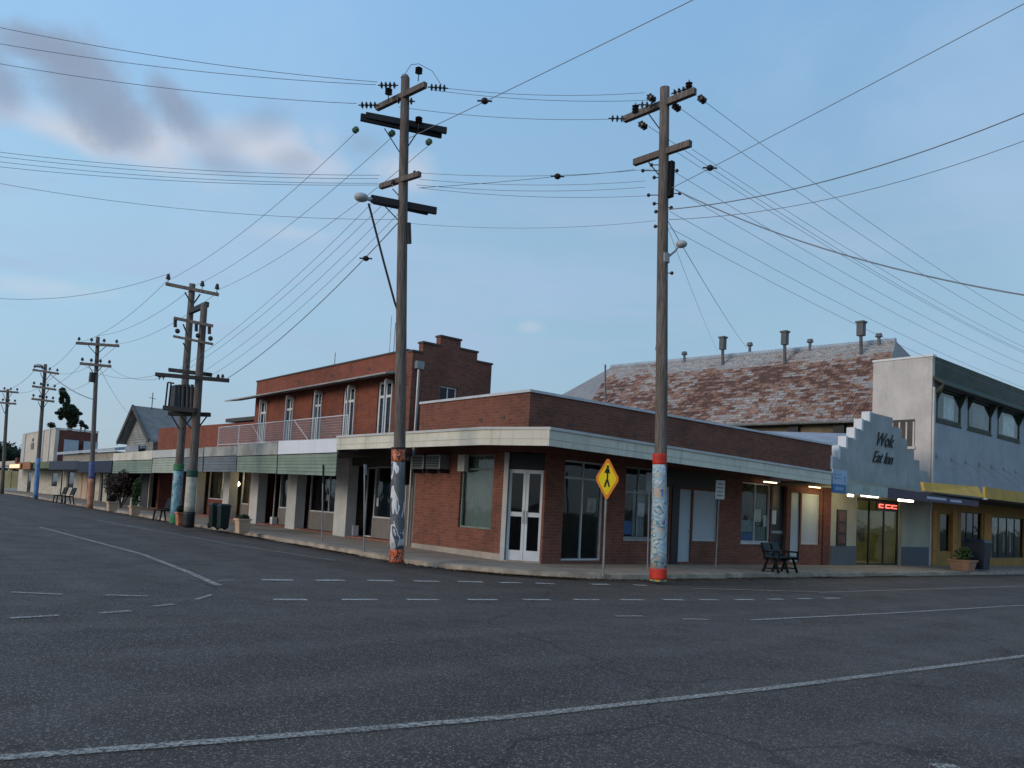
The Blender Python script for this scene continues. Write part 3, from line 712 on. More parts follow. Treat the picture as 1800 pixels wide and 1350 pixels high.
# balcony rail standing on the awning
BX = 12.7
q = MB(); zr = lambda y: 3.45+.006*(y-22)
for za in (.85, .08): q.tube([(BX, 23.4, zr(23.4)+za), (BX, 34.9, zr(34.9)+za)], .018, 6)
q.tube([(BX, 34.9, zr(34.9)+.85), (TX, 34.9, zr(34.9)+.95)], .018, 6)
for k in range(6):
    y = 23.4+2.3*k; q.tube([(BX, y, zr(y)), (BX, y, zr(y)+.87)], .02, 6)
q.tube([(BX, 26.2, zr(26)+.1), (BX, 27.4, zr(27)+.83)], .014, 6); q.tube([(BX, 30.2, zr(30)+.1), (BX, 31.3, zr(31)+.83)], .014, 6)
rl = q.build('balcony_rail', WHITE, tw)
q = MB()
for k in range(144): y = 23.4+k*.08; q.tube([(BX, y, zr(y)+.08), (BX, y, zr(y)+.85)], .0035, 4, False)
for k in range(9): q.tube([(BX, 23.4, zr(23.4)+.12+k*.09), (BX, 34.9, zr(34.9)+.12+k*.09)], .0035, 4, False)
q.build('wire_mesh', WHITE, rl)
# ground floor shopfronts, recessed behind the piers
def gy(y): return gz(14, y)+.15
q = MB(); ft.box(q, 21.85, 22.15, -.12, .35, -.1, 3.1); q.build('pier', CREAM, tw)
for a, b in [(25.45, 26.35), (29.55, 30.4), (33.3, 34.15)]:
    q = MB(); ft.box(q, a, b, -.02, .40, -.1, 3.1); q.build('pier', GREYW, tw, bevel=.02)
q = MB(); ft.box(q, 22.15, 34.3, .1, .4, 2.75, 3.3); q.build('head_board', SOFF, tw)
def shopfront(a0, a1, parent, stall=STALL, stallh=.75, door=None, d=.55, zt=2.75, fm=None, items=0, frame2=None):
    f2 = Fr((ft.o.x+d, 0), (0, 1), (1, 0)); g = gy((a0+a1)/2)
    fm = fm or OFFW
    sp = [(a0, a1)]
    if door: sp = [(a0, door[0]), (door[1], a1)]
    for p, r in sp:
        if r-p < .3: continue
        panel(f2, p, r, g-.3, g+stallh, parent, 'stallboard', stall, 0, .2)
        wn_ = window(f2, p, r, g+stallh, zt, parent, fmat=fm, mull=1 if r-p > 1.5 else 0, d=.06, sill=False, name='shop_window')
        for k in range(items):
            c = random.uniform(p+.15, r-.4); z = random.uniform(g+stallh+.05, zt-.7)
            panel(f2, c, c+random.uniform(.12, .35), z, z+random.uniform(.2, .6), wn_, 'display_item', random.choice([INTW, CURTW, BLIND, DARK, STALL]), .35, .36)
    if door:
        wn_ = window(f2, door[0], door[1], g+.02, zt, parent, fmat=fm, glass=GLASSD, d=.16, fw=.07, sill=False, name='shop_door')
    q = MB(); f2.box(q, a0, a1, -.5, .0, g-.3, g+.06); q.build('step', M('red_step', (.22, .10, .07), .8), parent)
shopfront(22.15, 25.45, tw, door=(24.6, 25.35), items=2)
shopfront(26.35, 29.55, tw, items=5)
shopfront(30.4, 33.3, tw, items=4, door=(32.4, 33.2))
for a in (23.2, 24.3): panel(FX(TX+.55), a, a+.12, 1.35, 1.65, tw, 'notice', WHITE, .04, .05)
for a in (25.40, 26.3, 32.3): panel(FX(TX+.30), a, a+.22, .1, .62, tw, 'white_block', WHITE, -.02, .2)
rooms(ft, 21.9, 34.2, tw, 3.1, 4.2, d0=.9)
# fluted gate filling the gap to the corner shop
q = MB(); q.prism([(LX+.02, 20.78), (TX-.02, 21.83), (TX+.1, 21.80), (LX+.14, 20.76)], -.3, 3.0)
gt_ = thing('panel_gate', 'grey fluted panel gate closing the gap between the corner shop and the two storey building', 'gate', (13.9, 21.3, gz(14, 21)+.15))
q.build('panel', FLUTE, gt_)
q = MB(); q.tube([(LX-.06, 20.95, .2), (LX-.06, 20.95, 3.0)], .035, 8); q.tube([(LX-.04, 21.2, .2), (LX-.04, 21.2, 3.0)], .025, 8); q.build('pipe', GREYM, gt_)
q = MB(); q.box(13.55, 13.72, 21.05, 21.30, 2.1, 2.85); tag(q.build('speaker_box', BLACKP, bevel=.02), 'narrow black box hanging under the awning by the fluted gate', 'box')

# awning in front of the two-storey building and the row beyond it
def awning(y0, y1, parent, board, valance, zt=(3.46, 3.50), zb=3.02, vz=(2.32, 2.36), x=11.9, xi=TX-.01, thick=.05, name2='valance'):
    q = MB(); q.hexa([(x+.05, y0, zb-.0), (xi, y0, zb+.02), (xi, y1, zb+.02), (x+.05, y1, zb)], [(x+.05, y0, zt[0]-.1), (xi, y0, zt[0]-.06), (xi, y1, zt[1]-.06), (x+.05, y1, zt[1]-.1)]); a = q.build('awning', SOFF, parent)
    q = MB(); q.hexa([(x, y0, zb), (x+.05, y0, zb), (x+.05, y1, zb), (x, y1, zb)], [(x, y0, zt[0]), (x+.05, y0, zt[0]), (x+.05, y1, zt[1]), (x, y1, zt[1])]); q.build('fascia', board, a)
    if valance:
        q = MB(); n = 6; zt_ = zb-.03
        for k in range(n):
            f0 = k/n; f1 = (k+.96)/n
            q.hexa([(x+.012, y0+.02, zt_+(vz[0]-zt_)*f1), (x+.045, y0+.02, zt_+(vz[0]-zt_)*f1+.03), (x+.045, y1-.02, zt_+(vz[1]-zt_)*f1+.03), (x+.012, y1-.02, zt_+(vz[1]-zt_)*f1)],
                   [(x+.03, y0+.02, zt_+(vz[0]-zt_)*f0), (x+.05, y0+.02, zt_+(vz[0]-zt_)*f0), (x+.05, y1-.02, zt_+(vz[1]-zt_)*f0), (x+.03, y1-.02, zt_+(vz[1]-zt_)*f0)])
        q.box(x+.052, x+.058, y0+.02, y1-.02, (vz[0]+vz[1])/2+.02, zb-.03)
        q.build(name2, valance, a)
    return a
a1 = awning(22.5, 26.85, tw, M('white_sign_board', (.66, .69, .74), .5, .04, 1, grime=.12), GREENV, (3.42, 3.48), 3.0, (2.25, 2.32))
awning(26.9, 30.6, tw, WGREY, GREENV, (3.42, 3.44), 3.0, (2.32, 2.37))
awning(30.65, 34.25, tw, WGREY, BLUEV, (3.40, 3.42), 3.02, (2.37, 2.38))
q = MB(); q.box(11.95, 12.62, 22.40, 22.47, 3.1, 3.5); es = q.build('end_sign', M('grey_blue_sign', (.27, .31, .37), .5), a1)
q = MB()
for k in range(3): q.box(12.02, 12.55-.08*k, 22.385, 22.398, 3.2+.09*k, 3.24+.09*k)
q.build('lettering', PBLUES, es)
q = MB(); q.box(11.97, 13.9, 22.478, 22.495, 2.95, 3.1); q.build('end_panel', SOFF, a1)
for k, (y, label) in enumerate([(30.0, 'thin antenna mast standing alone on the brick parapet'), (25.4, 'cluster of antenna rods beside the pole on the brick roof')]):
    t = thing('antenna', label, 'antenna', (15.5, y, 6.2))
    q = MB(); q.tube([(15.5, y, 6.15), (15.5, y, 8.2 if k else 7.6)], .018, 6)
    if k:
        q.tube([(15.5, y-.35, 6.9), (15.5, y-.35, 8.9)], .012, 6); q.tube([(15.5, y+.3, 6.9), (15.5, y+.3, 8.5)], .012, 6); q.tube([(15.5, y-.4, 6.95), (15.5, y+.4, 6.95)], .02, 6)
        q.box(15.3, 15.7, y-.3, y+.3, 6.5, 7.05)
    q.build('mast', GREYM, t)

# ================================================================== LOW BRICK ROW BEYOND
row = thing('shop_row', 'long single storey row of shops with brick parapet and slatted grey and green awning valances', 'shops', (15.5, 42, .3))
w = MB(); w.hexa([(14.2, TE+.01, 3.4), (14.45, TE+.01, 3.4), (14.45, 48.6, 3.4), (14.2, 48.6, 3.4)], [(14.2, TE+.01, 4.78), (14.45, TE+.01, 4.78), (14.45, 48.6, 5.05), (14.2, 48.6, 5.05)]); w.build('parapet', BR2, row)
q = MB(); q.hexa([(14.1, 34.5, 4.85), (17, 34.5, 5.0), (17, 38.0, 5.0), (14.1, 38.0, 4.9)], [(14.1, 34.5, 5.02), (17, 34.5, 5.2), (17, 38.0, 5.2), (14.1, 38.0, 5.07)]); q.build('flat_roof', DCOPE, row)
q = MB(); q.box(14.5, 20, TE+.3, 48.6, 4.3, 4.4); q.build('roof', ZINC, row)
awning(34.35, 37.2, row, WGREY, BLUEV, (3.40, 3.42), 3.02, (2.38, 2.40))
awning(37.25, 41.4, row, GREYW, PGREENV, (3.40, 3.42), 3.05, (2.32, 2.32))
awning(41.45, 48.7, row, CREAM, GREENV, (3.42, 3.40), 2.98, (2.30, 2.28))
q = MB()
for a, b in [(36.6, 37.35), (40.9, 41.2)]:
    q = MB(); ft.box(q, a, b, 0, .4, -.1, 3.2); q.build('pier', GREYW, row)
for a, b in [(45.0, 45.4), (41.9, 42.2)]:
    q = MB(); ft.box(q, a, b, -.6, .2, -.1, 3.2); q.build('brick_pier', BR3, row)
q = MB(); ft.box(q, 34.3, 48.6, .1, .4, 2.8, 3.4); q.build('head_board', SOFF, row)
def gy2(y): return gz(14, y)+.15
shopfront(34.35, 36.6, row, items=4, stall=STALL, door=(34.4, 35.1)); shopfront(37.35, 40.9, row, items=5, stall=STALLRED, stallh=.85); shopfront(42.2, 45.0, row, items=3, stall=STALLRED, stallh=.5, door=(42.4, 43.3)); shopfront(45.4, 48.6, row, items=2, stall=DARK, stallh=.6)
rooms(ft, 34.3, 48.6, row, 3.2, 4.2, d0=.9, mat=INTW)
for a, z, nm in [(39.0, 2.0, 'small lit bulb in the shop window left of the dark bins'), (35.9, 2.12, 'lit bulb in the shop window above the tan planter')]:
    t = thing('hanging_lamp', nm, 'lamp', (15.3, a, z), group='lamps lit inside the low shops')
    q = MB(); q.ball((0, 0, 0), .13); q.build('bulb', E_BULB, t, local=True, smooth=True); q = MB(); q.tube([(0, 0, .1), (0, 0, 3.15-z)], .01, 5); q.build('cord', DARK, t, local=True)
    l_ = bpy.data.lights.new('bulb_light', 'POINT'); l_.energy = 14; l_.color = (1, .75, .42); l_.shadow_soft_size = .14
    lo = bpy.data.objects.new('bulb_light', l_); COL.objects.link(lo); lo.parent = t; lo.location = (-.25, 0, 0)

# ================================================================== FAR LEFT BUILDINGS
q0 = thing('weatherboard_building', 'old grey weatherboard building with steep corrugated gable roof behind the shop row', 'building', (18, 58, 0))
gA = onX(222, 757, 16.5); gP = onX(236, 731, 16.5)
GY0, GY1 = 53.6, 62.5
q = MB(); xs_, xm, xe_ = 16.2, 18.4, 20.6
q.add([(xs_, 61.5, 0), (xe_, 61.5, 0), (xe_, 61.5, 4.4), (xm+.3, 61.5, 4.5), (xs_, 61.5, 4.4), (xs_, 53, 0), (xe_, 53, 0), (xe_, 53, 4.4), (xm+.3, 53, 4.5), (xs_, 53, 4.4)], [(0, 1, 2, 3, 4), (9, 8, 7, 6, 5), (0, 4, 9, 5), (1, 6, 7, 2), (0, 5, 6, 1)])
# the gable that faces the street
q.add([(15.9, 55.4, 0), (15.9, 61.6, 0), (15.9, 61.6, 4.9), (15.9, 58.9, 6.9), (15.9, 55.4, 4.9), (17.5, 55.4, 0), (17.5, 61.6, 0), (17.5, 61.6, 4.9), (17.5, 58.9, 6.9), (17.5, 55.4, 4.9)], [(0, 1, 2, 3, 4), (9, 8, 7, 6, 5), (0, 4, 9, 5), (0, 5, 6, 1), (1, 6, 7, 2)])
q.build('wall', BOARDS, q0)
q = MB(); 
for (ya, za), (yb, zb_) in [((54.6, 4.55), (58.9, 7.05)), ((58.9, 7.05), (62.2, 4.6))]:
    q.hexa([(15.4, ya, za), (19.2, ya, za), (19.2, yb, zb_), (15.4, yb, zb_)], [(15.4, ya, za+.14), (19.2, ya, za+.14), (19.2, yb, zb_+.14), (15.4, yb, zb_+.14)])
q.build('roof', ZINC, q0)
q = MB(); q.beam((15.36, 54.6, 4.6), (15.36, 58.9, 7.12), .08, .3); q.beam((15.36, 58.9, 7.12), (15.36, 62.2, 4.65), .08, .3); q.build('barge_board', DCOPE, q0)
q = MB(); q.tube([(16.5, 58.5, 7.0), (16.5, 58.5, 8.2)], .03, 5); q.tube([(16.2, 58.2, 7.8), (16.8, 58.8, 7.8)], .02, 5); q.build('finial', DARK, q0)
# low roofed shed between
q1 = thing('low_shed', 'low pale roofed shed between the navy awning shops and the weatherboard building', 'shed', (15.5, 66, 0))
q = MB(); q.box(14.3, 19, 58, 74, 0, 3.9); q.build('wall', M('shed_wall', (.27, .25, .21), .8), q1)
q = MB(); q.hexa([(14.0, 57, 3.9), (20, 57, 4.9), (20, 75, 4.9), (14.0, 75, 3.9)], [(14.0, 57, 4.1), (20, 57, 5.1), (20, 75, 5.1), (14.0, 75, 4.1)]); q.build('roof', ZINC2, q1)
q = MB(); q.box(13.2, 13.26, 48.8, 51.4, 3.4, 3.95); q.box(13.2, 13.3, 48.8, 51.4, 3.95, 4.0)
sg = thing('roof_sign', 'small framed sign board on the awning roof at the end of the row', 'sign', (13.2, 50, 3.0)); q.build('board', M('faded_sign', (.25, .27, .30), .6, .3, 4), sg)
q = MB(); [q.tube([(13.3, y, 3.0), (13.3, y, 4.0)], .03, 5) for y in (48.9, 51.3)]; q.build('post', DARK, sg)
# navy awning shops
q2 = thing('navy_awning_shops', 'shops with a navy blue awning and pale panelled fronts beside the orange painted pole', 'shops', (15, 57, .4))
awning(48.85, 57.0, q2, NAVY, None, (3.0, 3.02), 2.32); awning(57.05, 66.0, q2, M('navy_awning_two', (.03, .035, .06), .6), None, (3.06, 3.12), 2.5); awning(66.05, 72, q2, M('olive_awning', (.12, .14, .06), .6), None, (3.1, 3.1), 2.6)
w = MB(); wall(w, ft, 48.85, 72, 0, 3.3, [(50, 52, 0.5, 2.6), (53, 54.5, .4, 2.6), (59.2, 60.2, .4, 2.6), (61.4, 62.3, .4, 2.6), (68, 70.5, 1.2, 2.5)], th=.2); w.build('wall', M('pale_shopfront', (.42, .40, .33), .75, .2, 1), q2)
for a, b, z in [(50, 52, .5), (53, 54.5, .4), (59.2, 60.2, .4), (61.4, 62.3, .4), (68, 70.5, 1.2)]: window(ft, a, b, z, 2.6, q2, fmat=WHITE, glass=GLASSD, mull=0, sill=False, name='window')
q = MB(); ft.box(q, 49, 58, -.03, 0, .3, 3.2); q.build('dark_cladding', M('dark_cladding', (.035, .04, .05), .7), q2)
for k, a in enumerate((50.3, 51.9, 53.9, 56.2)): panel(ft, a, a+.3, .4, 2.7, q2, 'pilaster', GREYW, -.08, -.035)
for k, a in enumerate((63.5, 65.2)): panel(ft, a, a+.7, .5, 2.6, q2, 'tan_panel', TANP, -.04, .0)
q = MB(); ft.box(q, 48.9, 72, 1.2, 1.25, .2, 3.2); q.build('interior', INT, q2)
q = MB(); q.hexa([(14, 48.9, 3.3), (19, 48.9, 3.3), (19, 57.9, 3.3), (14, 57.9, 3.3)], [(14, 48.9, 3.4), (19, 48.9, 4.4), (19, 57.9, 4.4), (14, 57.9, 3.4)]); q.build('roof', ZINC2, q2)
# cream fronted brick building
q3 = thing('cream_fronted_building', 'tall cream fronted building with dark brick side wall behind the navy awning shops', 'building', (17, 86, .5))
YS = 79.0
w = MB(); w.box(14.5, 14.8, YS, 94.5, 0, 6.3); w.build('front_wall', M('cream_front', (.52, .47, .39), .75, .12, .6, grime=.3), q3)
w = MB(); w.box(14.81, 17.9, YS, YS+.3, 0, 6.25); w.box(17.6, 17.9, YS+.3, 94, 0, 6); w.build('side_wall', BR3, q3)
q = MB(); q.box(14.45, 17.95, YS-.05, YS+.35, 6.3, 6.4); q.box(14.45, 14.85, YS+.35, 94.55, 6.3, 6.4); q.build('coping', COPE, q3)
for y0_, y1_ in ((83.8, 84.4), (80.9, 81.3), (92.9, 94.6)):
    q = MB(); q.box(14.42, 14.5, y0_, y1_, 3.2, 6.35); q.build('pilaster', GREYW, q3)
q = MB(); q.box(14.44, 14.5, 88.4, 89.6, 4.7, 5.3); q.box(14.44, 14.5, 88.7, 89.3, 5.45, 5.75); q.build('emblem', M('grey_emblem', (.14, .15, .15), .7), q3)
for xa in (15.15, 16.7):
    q = MB(); q.prism([(xa, YS-.45), (xa+1.15, YS-.45), (xa+1.0, YS-.1), (xa+.15, YS-.1)], 3.4, 5.4); q.build('canvas_hood', M('white_canvas', (.45, .46, .5), .8, .08, 2), q3)
awning(74.0, 80.5, q3, M('orange_fascia', (.30, .12, .045), .6), None, (3.15, 3.15), 2.55, x=12.0, xi=14.4)
awning(80.6, 92, q3, M('cream_awning', (.50, .45, .36), .6), None, (3.3, 3.3), 2.9, x=12.0, xi=14.4)
w = MB(); wall(w, FX(14.3), 72.1, 94, 0, 3.2, [(75.5, 77.8, 1.2, 2.4), (83, 85, .5, 2.5), (87, 89, .5, 2.5)], th=.15); w.build('shop_wall', M('cream_shop', (.46, .44, .38), .75), q3)
for a, b, z in [(75.5, 77.8, 1.2), (83, 85, .5), (87, 89, .5)]: window(FX(14.3), a, b, z, 2.4, q3, fmat=WHITE, glass=GLASSD, sill=False, d=.05)
t = thing('lit_sign', 'glowing orange and cream sign under the far awning beside the blue painted pole', 'sign', (11.9, 81.5, 2.9))
q = MB(); q.box(11.88, 11.99, 77.5, 83.5, 2.62, 3.02); q.build('box', M('sign_housing', (.30, .10, .04), .6), t)
q = MB(); q.box(11.85, 11.879, 78.0, 82.9, 2.66, 2.98); q.build('lit_face', E_SIGN, t)
q = MB(); q.box(11.9, 12.1, 79.6, 80.6, 3.05, 3.55); q.build('top_board', BR3, t)

def foliage(name, mat, centers, parent, n=900, s=.12, local=False):
    mb = MB()
    for (c, r) in centers:
        rr = r if isinstance(r, tuple) else (r, r, r)
        for k in range(int(n)):
            d = Vector((random.gauss(0, 1), random.gauss(0, 1), random.gauss(0, 1))).normalized()*(random.random()**.45)
            p = Vector((c[0]+d.x*rr[0], c[1]+d.y*rr[1], c[2]+d.z*rr[2]))
            a = Vector((random.gauss(0, 1), random.gauss(0, 1), random.gauss(0, .6))).normalized()*s*random.uniform(.6, 1.3)
            b = a.orthogonal().normalized()*s*.45
            mb.poly([p-a, p+b, p+a, p-b])
    return mb.build(name, mat, parent, local=local)
# dark tree behind the cream fronted building
DT = 108
tp = D(122, 720, DT); k_ = DT/FPX
t = thing('evergreen_tree', 'ragged black-green tree rising behind the cream fronted brick building', 'tree', (tp[0], tp[1], 0))
q = MB(); b0 = np.array([tp[0], tp[1], 0.]); ctop = D(113, 690, DT)
q.tube([b0, D(124, 745, DT), D(121, 718, DT), D(117, 705, DT), ctop], [.5, .3, .25, .14, .05], 8)
q.tube([D(123, 740, DT), D(132, 724, DT)], [.2, .08], 6); q.tube([D(122, 735, DT), D(106, 722, DT)], [.2, .08], 6); q.build('trunk', WOOD, t)
cl = [(110, 688, 5, 7), (113, 694, 6, 5), (108, 703, 3.5, 7), (119, 706, 3.5, 11), (112, 722, 8, 6), (122, 722, 10, 8), (116, 712, 5, 6), (127, 716, 5, 5), (130, 724, 8, 8), (123, 735, 6, 6), (118, 731, 9, 5), (133, 736, 5, 9), (126, 745, 8, 7), (129, 740, 7, 7), (107, 733, 3.5, 5), (140, 727, 4, 2.5), (101, 726, 4, 2.5)]
foliage('crown', LEAF_D, [(D(a, b, DT), (r*k_*1.12, r*k_*1.12, h*k_*1.1)) for a, b, r, h in cl], t, 420, .17)
for px, py, r, h, nm in [(90, 747, 7, 5, 'small dark shrub top showing left of the tall ragged tree'), (143, 744, 4, 6, 'small dark shrub top showing right of the tall ragged tree'), (150, 749, 3, 3, 'smallest green shrub top near the far power pole')]:
    c = D(px, py, 112); t = thing('shrub', nm, 'shrub', (c[0], c[1], 0), group='shrub tops behind the cream fronted building')
    q = MB(); q.tube([(c[0], c[1], 0), c], [.25, .1], 6); q.build('stem', WOOD, t); kk = 112/FPX
    foliage('foliage', LEAF_D, [(c, (r*kk, r*kk, h*kk)), (c+np.array([.3, .3, -.2]), (r*kk*.7, r*kk*.7, h*kk*.7))], t, 220, .16)
# far end of the left street
for i, (px, dep_, h, w_) in enumerate([(4, 170, 8.6, 8), (22, 185, 8.4, 7), (38, 200, 8, 6), (-16, 165, 9.5, 9), (58, 190, 6.5, 6), (-40, 180, 9, 9)]):
    c = D(px, 850, dep_); x, y = c[0], c[1]
    t = thing('far_tree', 'dark rounded tree in the distant line at the end of the left street', 'tree', (x, y, 0), group='trees at the far end of the left street')
    q = MB(); q.tube([(x, y, -.5), (x, y, h*.6)], [.4, .2], 6); q.build('trunk', WOOD, t)
    foliage('crown', LEAF_D, [((x+random.uniform(-2, 2), y+random.uniform(-2, 2), h*.7+random.uniform(-1, 1)), (w_*.5, w_*.5, h*.26)) for _ in range(4)], t, 300, .5)
pA, pB = D(-60, 830, 135), D(42, 830, 135); pu = (pB-pA)[:2]; pl = float(np.hypot(*pu)); fP = Fr((pA[0], pA[1]), (pu[0], pu[1]), (-pu[1], pu[0]))
if fP.n.dot(Vector((pA[0], pA[1], 0))) < 0: fP.n = -fP.n
q4 = thing('far_pavilion', 'long white roofed building at the far end of the left street', 'building', (pA[0], pA[1], 0))
q = MB(); fP.box(q, 0, pl, 2, 9, 0, 3.6); q.build('wall', M('far_wall', (.07, .08, .09), .8), q4)
q = MB(); fP.box(q, -1, pl+.5, 0, 10, 3.6, 4.6); q.build('roof', M('far_white_roof', (.55, .55, .53), .6), q4)
for k in range(5):
    q = MB(); fP.box(q, k*2.3, k*2.3+.2, .3, .5, 0, 3.6); q.build('post', GREYW, q4)
pA, pB = D(-60, 850, 112), D(33, 850, 112); pu = (pB-pA)[:2]; pl = float(np.hypot(*pu)); fP = Fr((pA[0], pA[1]), (pu[0], pu[1]), (-pu[1], pu[0]))
q = MB(); fP.box(q, 0, pl, 0, .25, -.5, 2.9)
for k in range(3): fP.box(q, k*3., k*3+.3, -.06, .31, -.5, 3.05)
tag(q.build('garden_wall', M('tan_fence', (.30, .26, .14), .85, .25, .4)), 'tan wall across the far end of the left street', 'wall')

# ================================================================== HALL WITH RUSTY ROOF
hall = thing('hall', 'big old hall with a rust streaked corrugated iron hipped roof', 'hall', (44, 28, 0))
A_ = D(1575, 600, 46); B_ = D(1075, 645, 46*1.285); B_[2] = A_[2] = 12.27
E1 = np.array([39.55, 18.6, 6.88]); E2 = D(1010, 733, 53.5); E2[2] = 6.95; H_ = D(955, 712, 63); N2 = np.array([53., 17.5, 6.9])
q = MB(); q.poly([E1, E2, B_, A_]); hr = q.build('roof', RUST, hall)
q = MB(); q.poly([E2, H_, B_]); q.poly([A_, N2, E1]); q.poly([A_, B_, H_, N2+np.array([8, 25, 0])]); q.build('hip_roof', M('grey_hip_iron', (.24, .24, .235), .6, .12, 1), hall)
def slope(p0, p1, o=0): # roof-plane helper
    return None
# pale sheets under the ridge
q = MB(); a, b = np.array(A_), np.array(B_)
n_ = np.cross(B_-A_, E1-A_); n_ = n_/np.linalg.norm(n_); n_ = n_ if n_[0] < 0 else -n_
def onroof(px, py):
    r = ray(px, py); t_ = ((A_-Cv)@n_)/(r@n_); return Cv+r*t_
q.tube([A_+n_*.03, B_+n_*.03], .16, 8); q.build('ridge_cap', ZINC2, hall)
w = MB()
ed = (E2-E1)/np.linalg.norm(E2-E1); inn = np.array([-ed[1], ed[0], 0]); inn = inn if inn[0] > 0 else -inn
e1 = E1+inn*.5; e2 = E2+inn*.5
w.hexa([(e1[0], e1[1], 0), (e2[0], e2[1], 0), (*(e2+inn*12)[:2], 0), (*(e1+inn*12)[:2], 0)], [(e1[0], e1[1], 6.95), (e2[0], e2[1], 6.95), (*(e2+inn*12)[:2], 6.95), (*(e1+inn*12)[:2], 6.95)]); w.build('wall', M('hall_brown_wall', (.16, .13, .085), .85, .25, .8), hall)
q = MB(); q.tube([E1+[-.06, 0, -.03], E2+[-.06, 0, -.03]], .09, 8); q.build('gutter', ZINC, hall)
for i, (px, pt, pb, wd, nm) in enumerate([(1271, 592, 640, .34, 'leftmost'), (1380, 582, 637, .34, 'middle'), (1514, 565, 622, .38, 'rightmost and tallest')]):
    bs_ = onroof(px, pb); dep = (bs_-Cv)@Fv
    q = MB(); tp_ = D(px, pt, dep); hb = .85
    q.tube([bs_-np.array([0, 0, .3]), tp_+np.array([0, 0, -hb])], .10, 8); q.box(tp_[0]-wd/2, tp_[0]+wd/2, tp_[1]-wd/2, tp_[1]+wd/2, tp_[2]-hb, tp_[2]-.1); q.box(tp_[0]-wd/2-.06, tp_[0]+wd/2+.06, tp_[1]-wd/2-.06, tp_[1]+wd/2+.06, tp_[2]-.1, tp_[2])
    q.build('flue', M('flue_metal', (.10, .105, .11), .6, .2, 4), hall)
for px, pt, pb in [(1203, 618, 632), (1318, 602, 617), (1424, 596, 611), (1545, 586, 602), (1157, 605, 632)]:
    dep = (onroof(px, pb+4)-Cv)@Fv; c = D(px, pb, dep); tt = D(px, pt, dep)
    q = MB(); q.tube([c-np.array([0, 0, .2]), c*.5+tt*.5, c*.35+tt*.65, tt], [.09, .09, .22, .16], 8); q.build('ridge_vent', M('vent_metal', (.13, .14, .15), .6), hall)
c = onroof(1064, 705); dep = (c-Cv)@Fv; q = MB(); q.tube([c, D(1064, 641, dep)], .07, 6); q.build('pipe', M('vent_metal', (.13, .14, .15)), hall)
for px in (1308, 1398, 1478):
    c = e1+(e2-e1)*.0; r = ray(px, 748); # brackets under the eave
    nn = inn; t_ = ((e1-Cv)@nn)/(r@nn); p = Cv+r*t_
    q = MB(); q.box(p[0]-.25, p[0]-.02, p[1]-.3, p[1]+.3, 6.0, 6.8); q.build('eave_box', DARK, hall)
# grey curved roof glimpsed between the two-storey building and the corner shop
q5 = thing('curved_roof_shed', 'pale grey curved roof showing behind the corner shop parapet', 'shed', (30, 40, 0))
q = MB(); pr = []
c0 = D(868, 690, 50); 
for k in range(11):
    a = math.pi*k/10; pr.append((c0[0]+3.2*-math.cos(a), 5.2+2.1*math.sin(a)))
vs_ = [(x, c0[1], z) for x, z in pr]+[(x-2, c0[1]+14, z) for x, z in pr]; n = len(pr)
q.add(vs_, [tuple(range(n)), tuple(range(2*n-1, n-1, -1))]+[(i, i+1, n+i+1, n+i) for i in range(n-1)]); q.box(c0[0]-3.1, c0[0]+3.1, c0[1]+.1, c0[1]+13, 0, 5.2)
q.build('shell', M('curved_roof_grey', (.30, .33, .36), .6, .1, 1), q5)

# ================================================================== STEPPED GABLE SHOP
gs = thing('gable_shop', 'grey shop with a stepped gable, black script lettering and lit tube lights', 'shop', (34, 16.5, -.3))
GX0, GX1 = 29.62, 38.75; fg = FY(RY)
w = MB(); wall(w, fg, GX0, GX1, -.6, 3.35, [(31.75, 35.9, -.2, 2.72)], th=.28); w.build('wall', M('shop_pale_wall', (.40, .38, .31), .8, .12, 1), gs)
levels = [(29.62, 39.1, 3.35, 3.75), (29.66, 38.4, 3.75, 4.2), (30.25, 37.6, 4.2, 4.65), (30.82, 37.0, 4.65, 5.08), (31.5, 36.3, 5.08, 5.5), (32.1, 35.7, 5.5, 5.92), (32.75, 34.8, 5.92, 6.3)]
w = MB()
for a, b, z0, z1 in levels: fg.box(w, a, min(b, 38.74), 0, .3, z0, z1)
gb = w.build('gable', GABLEM, gs)
w = MB()
for (a, b, z0, z1), nx in zip(levels[1:], levels[2:]+[(33.3, 34.3, 0, 0)]):
    w = MB(); fg.box(w, a-.14, a-.002, -.02, .32, z0-.05, z1+.03); w.build('step_painted_light', WHITE, gs)  # white strips on the left step ends only, painting the light they catch
# lettering on the gable (black script, two lines)
def text(body, size, mat, parent, origin, xdir, zdir=(0, 0, 1), extrude=.015, shear=.25, name='lettering', sx=1.):
    cu = bpy.data.curves.new(name, 'FONT'); cu.body = body; cu.size = size; cu.extrude = extrude; cu.shear = shear; cu.align_x = 'CENTER'; cu.offset = size*.004
    o = bpy.data.objects.new(name, cu); COL.objects.link(o)
    dg = bpy.context.evaluated_depsgraph_get(); me = bpy.data.meshes.new_from_object(o.evaluated_get(dg)); bpy.data.objects.remove(o)
    x = Vector(xdir).normalized(); z = Vector(zdir); y = x.cross(z)
    mm = Matrix((( x.x*sx, z.x, -y.x*-1 if False else (x.cross(z)).x, origin[0]), (x.y*sx, z.y, (x.cross(z)).y, origin[1]), (x.z*sx, z.z, (x.cross(z)).z, origin[2]), (0, 0, 0, 1)))
    me.transform(mm)
    off = Vector((0, 0, 0)); qn = parent
    while qn is not None: off += qn.location; qn = qn.parent
    me.transform(Matrix.Translation(-off)); me.materials.clear(); me.materials.append(mat)
    o2_ = bpy.data.objects.new(name, me); COL.objects.link(o2_); o2_.parent = parent
    return o2_
text('Wok', .82, LETB, gs, (33.95, RY-.03, 4.98), (1, 0, 0), sx=.95, shear=.6)
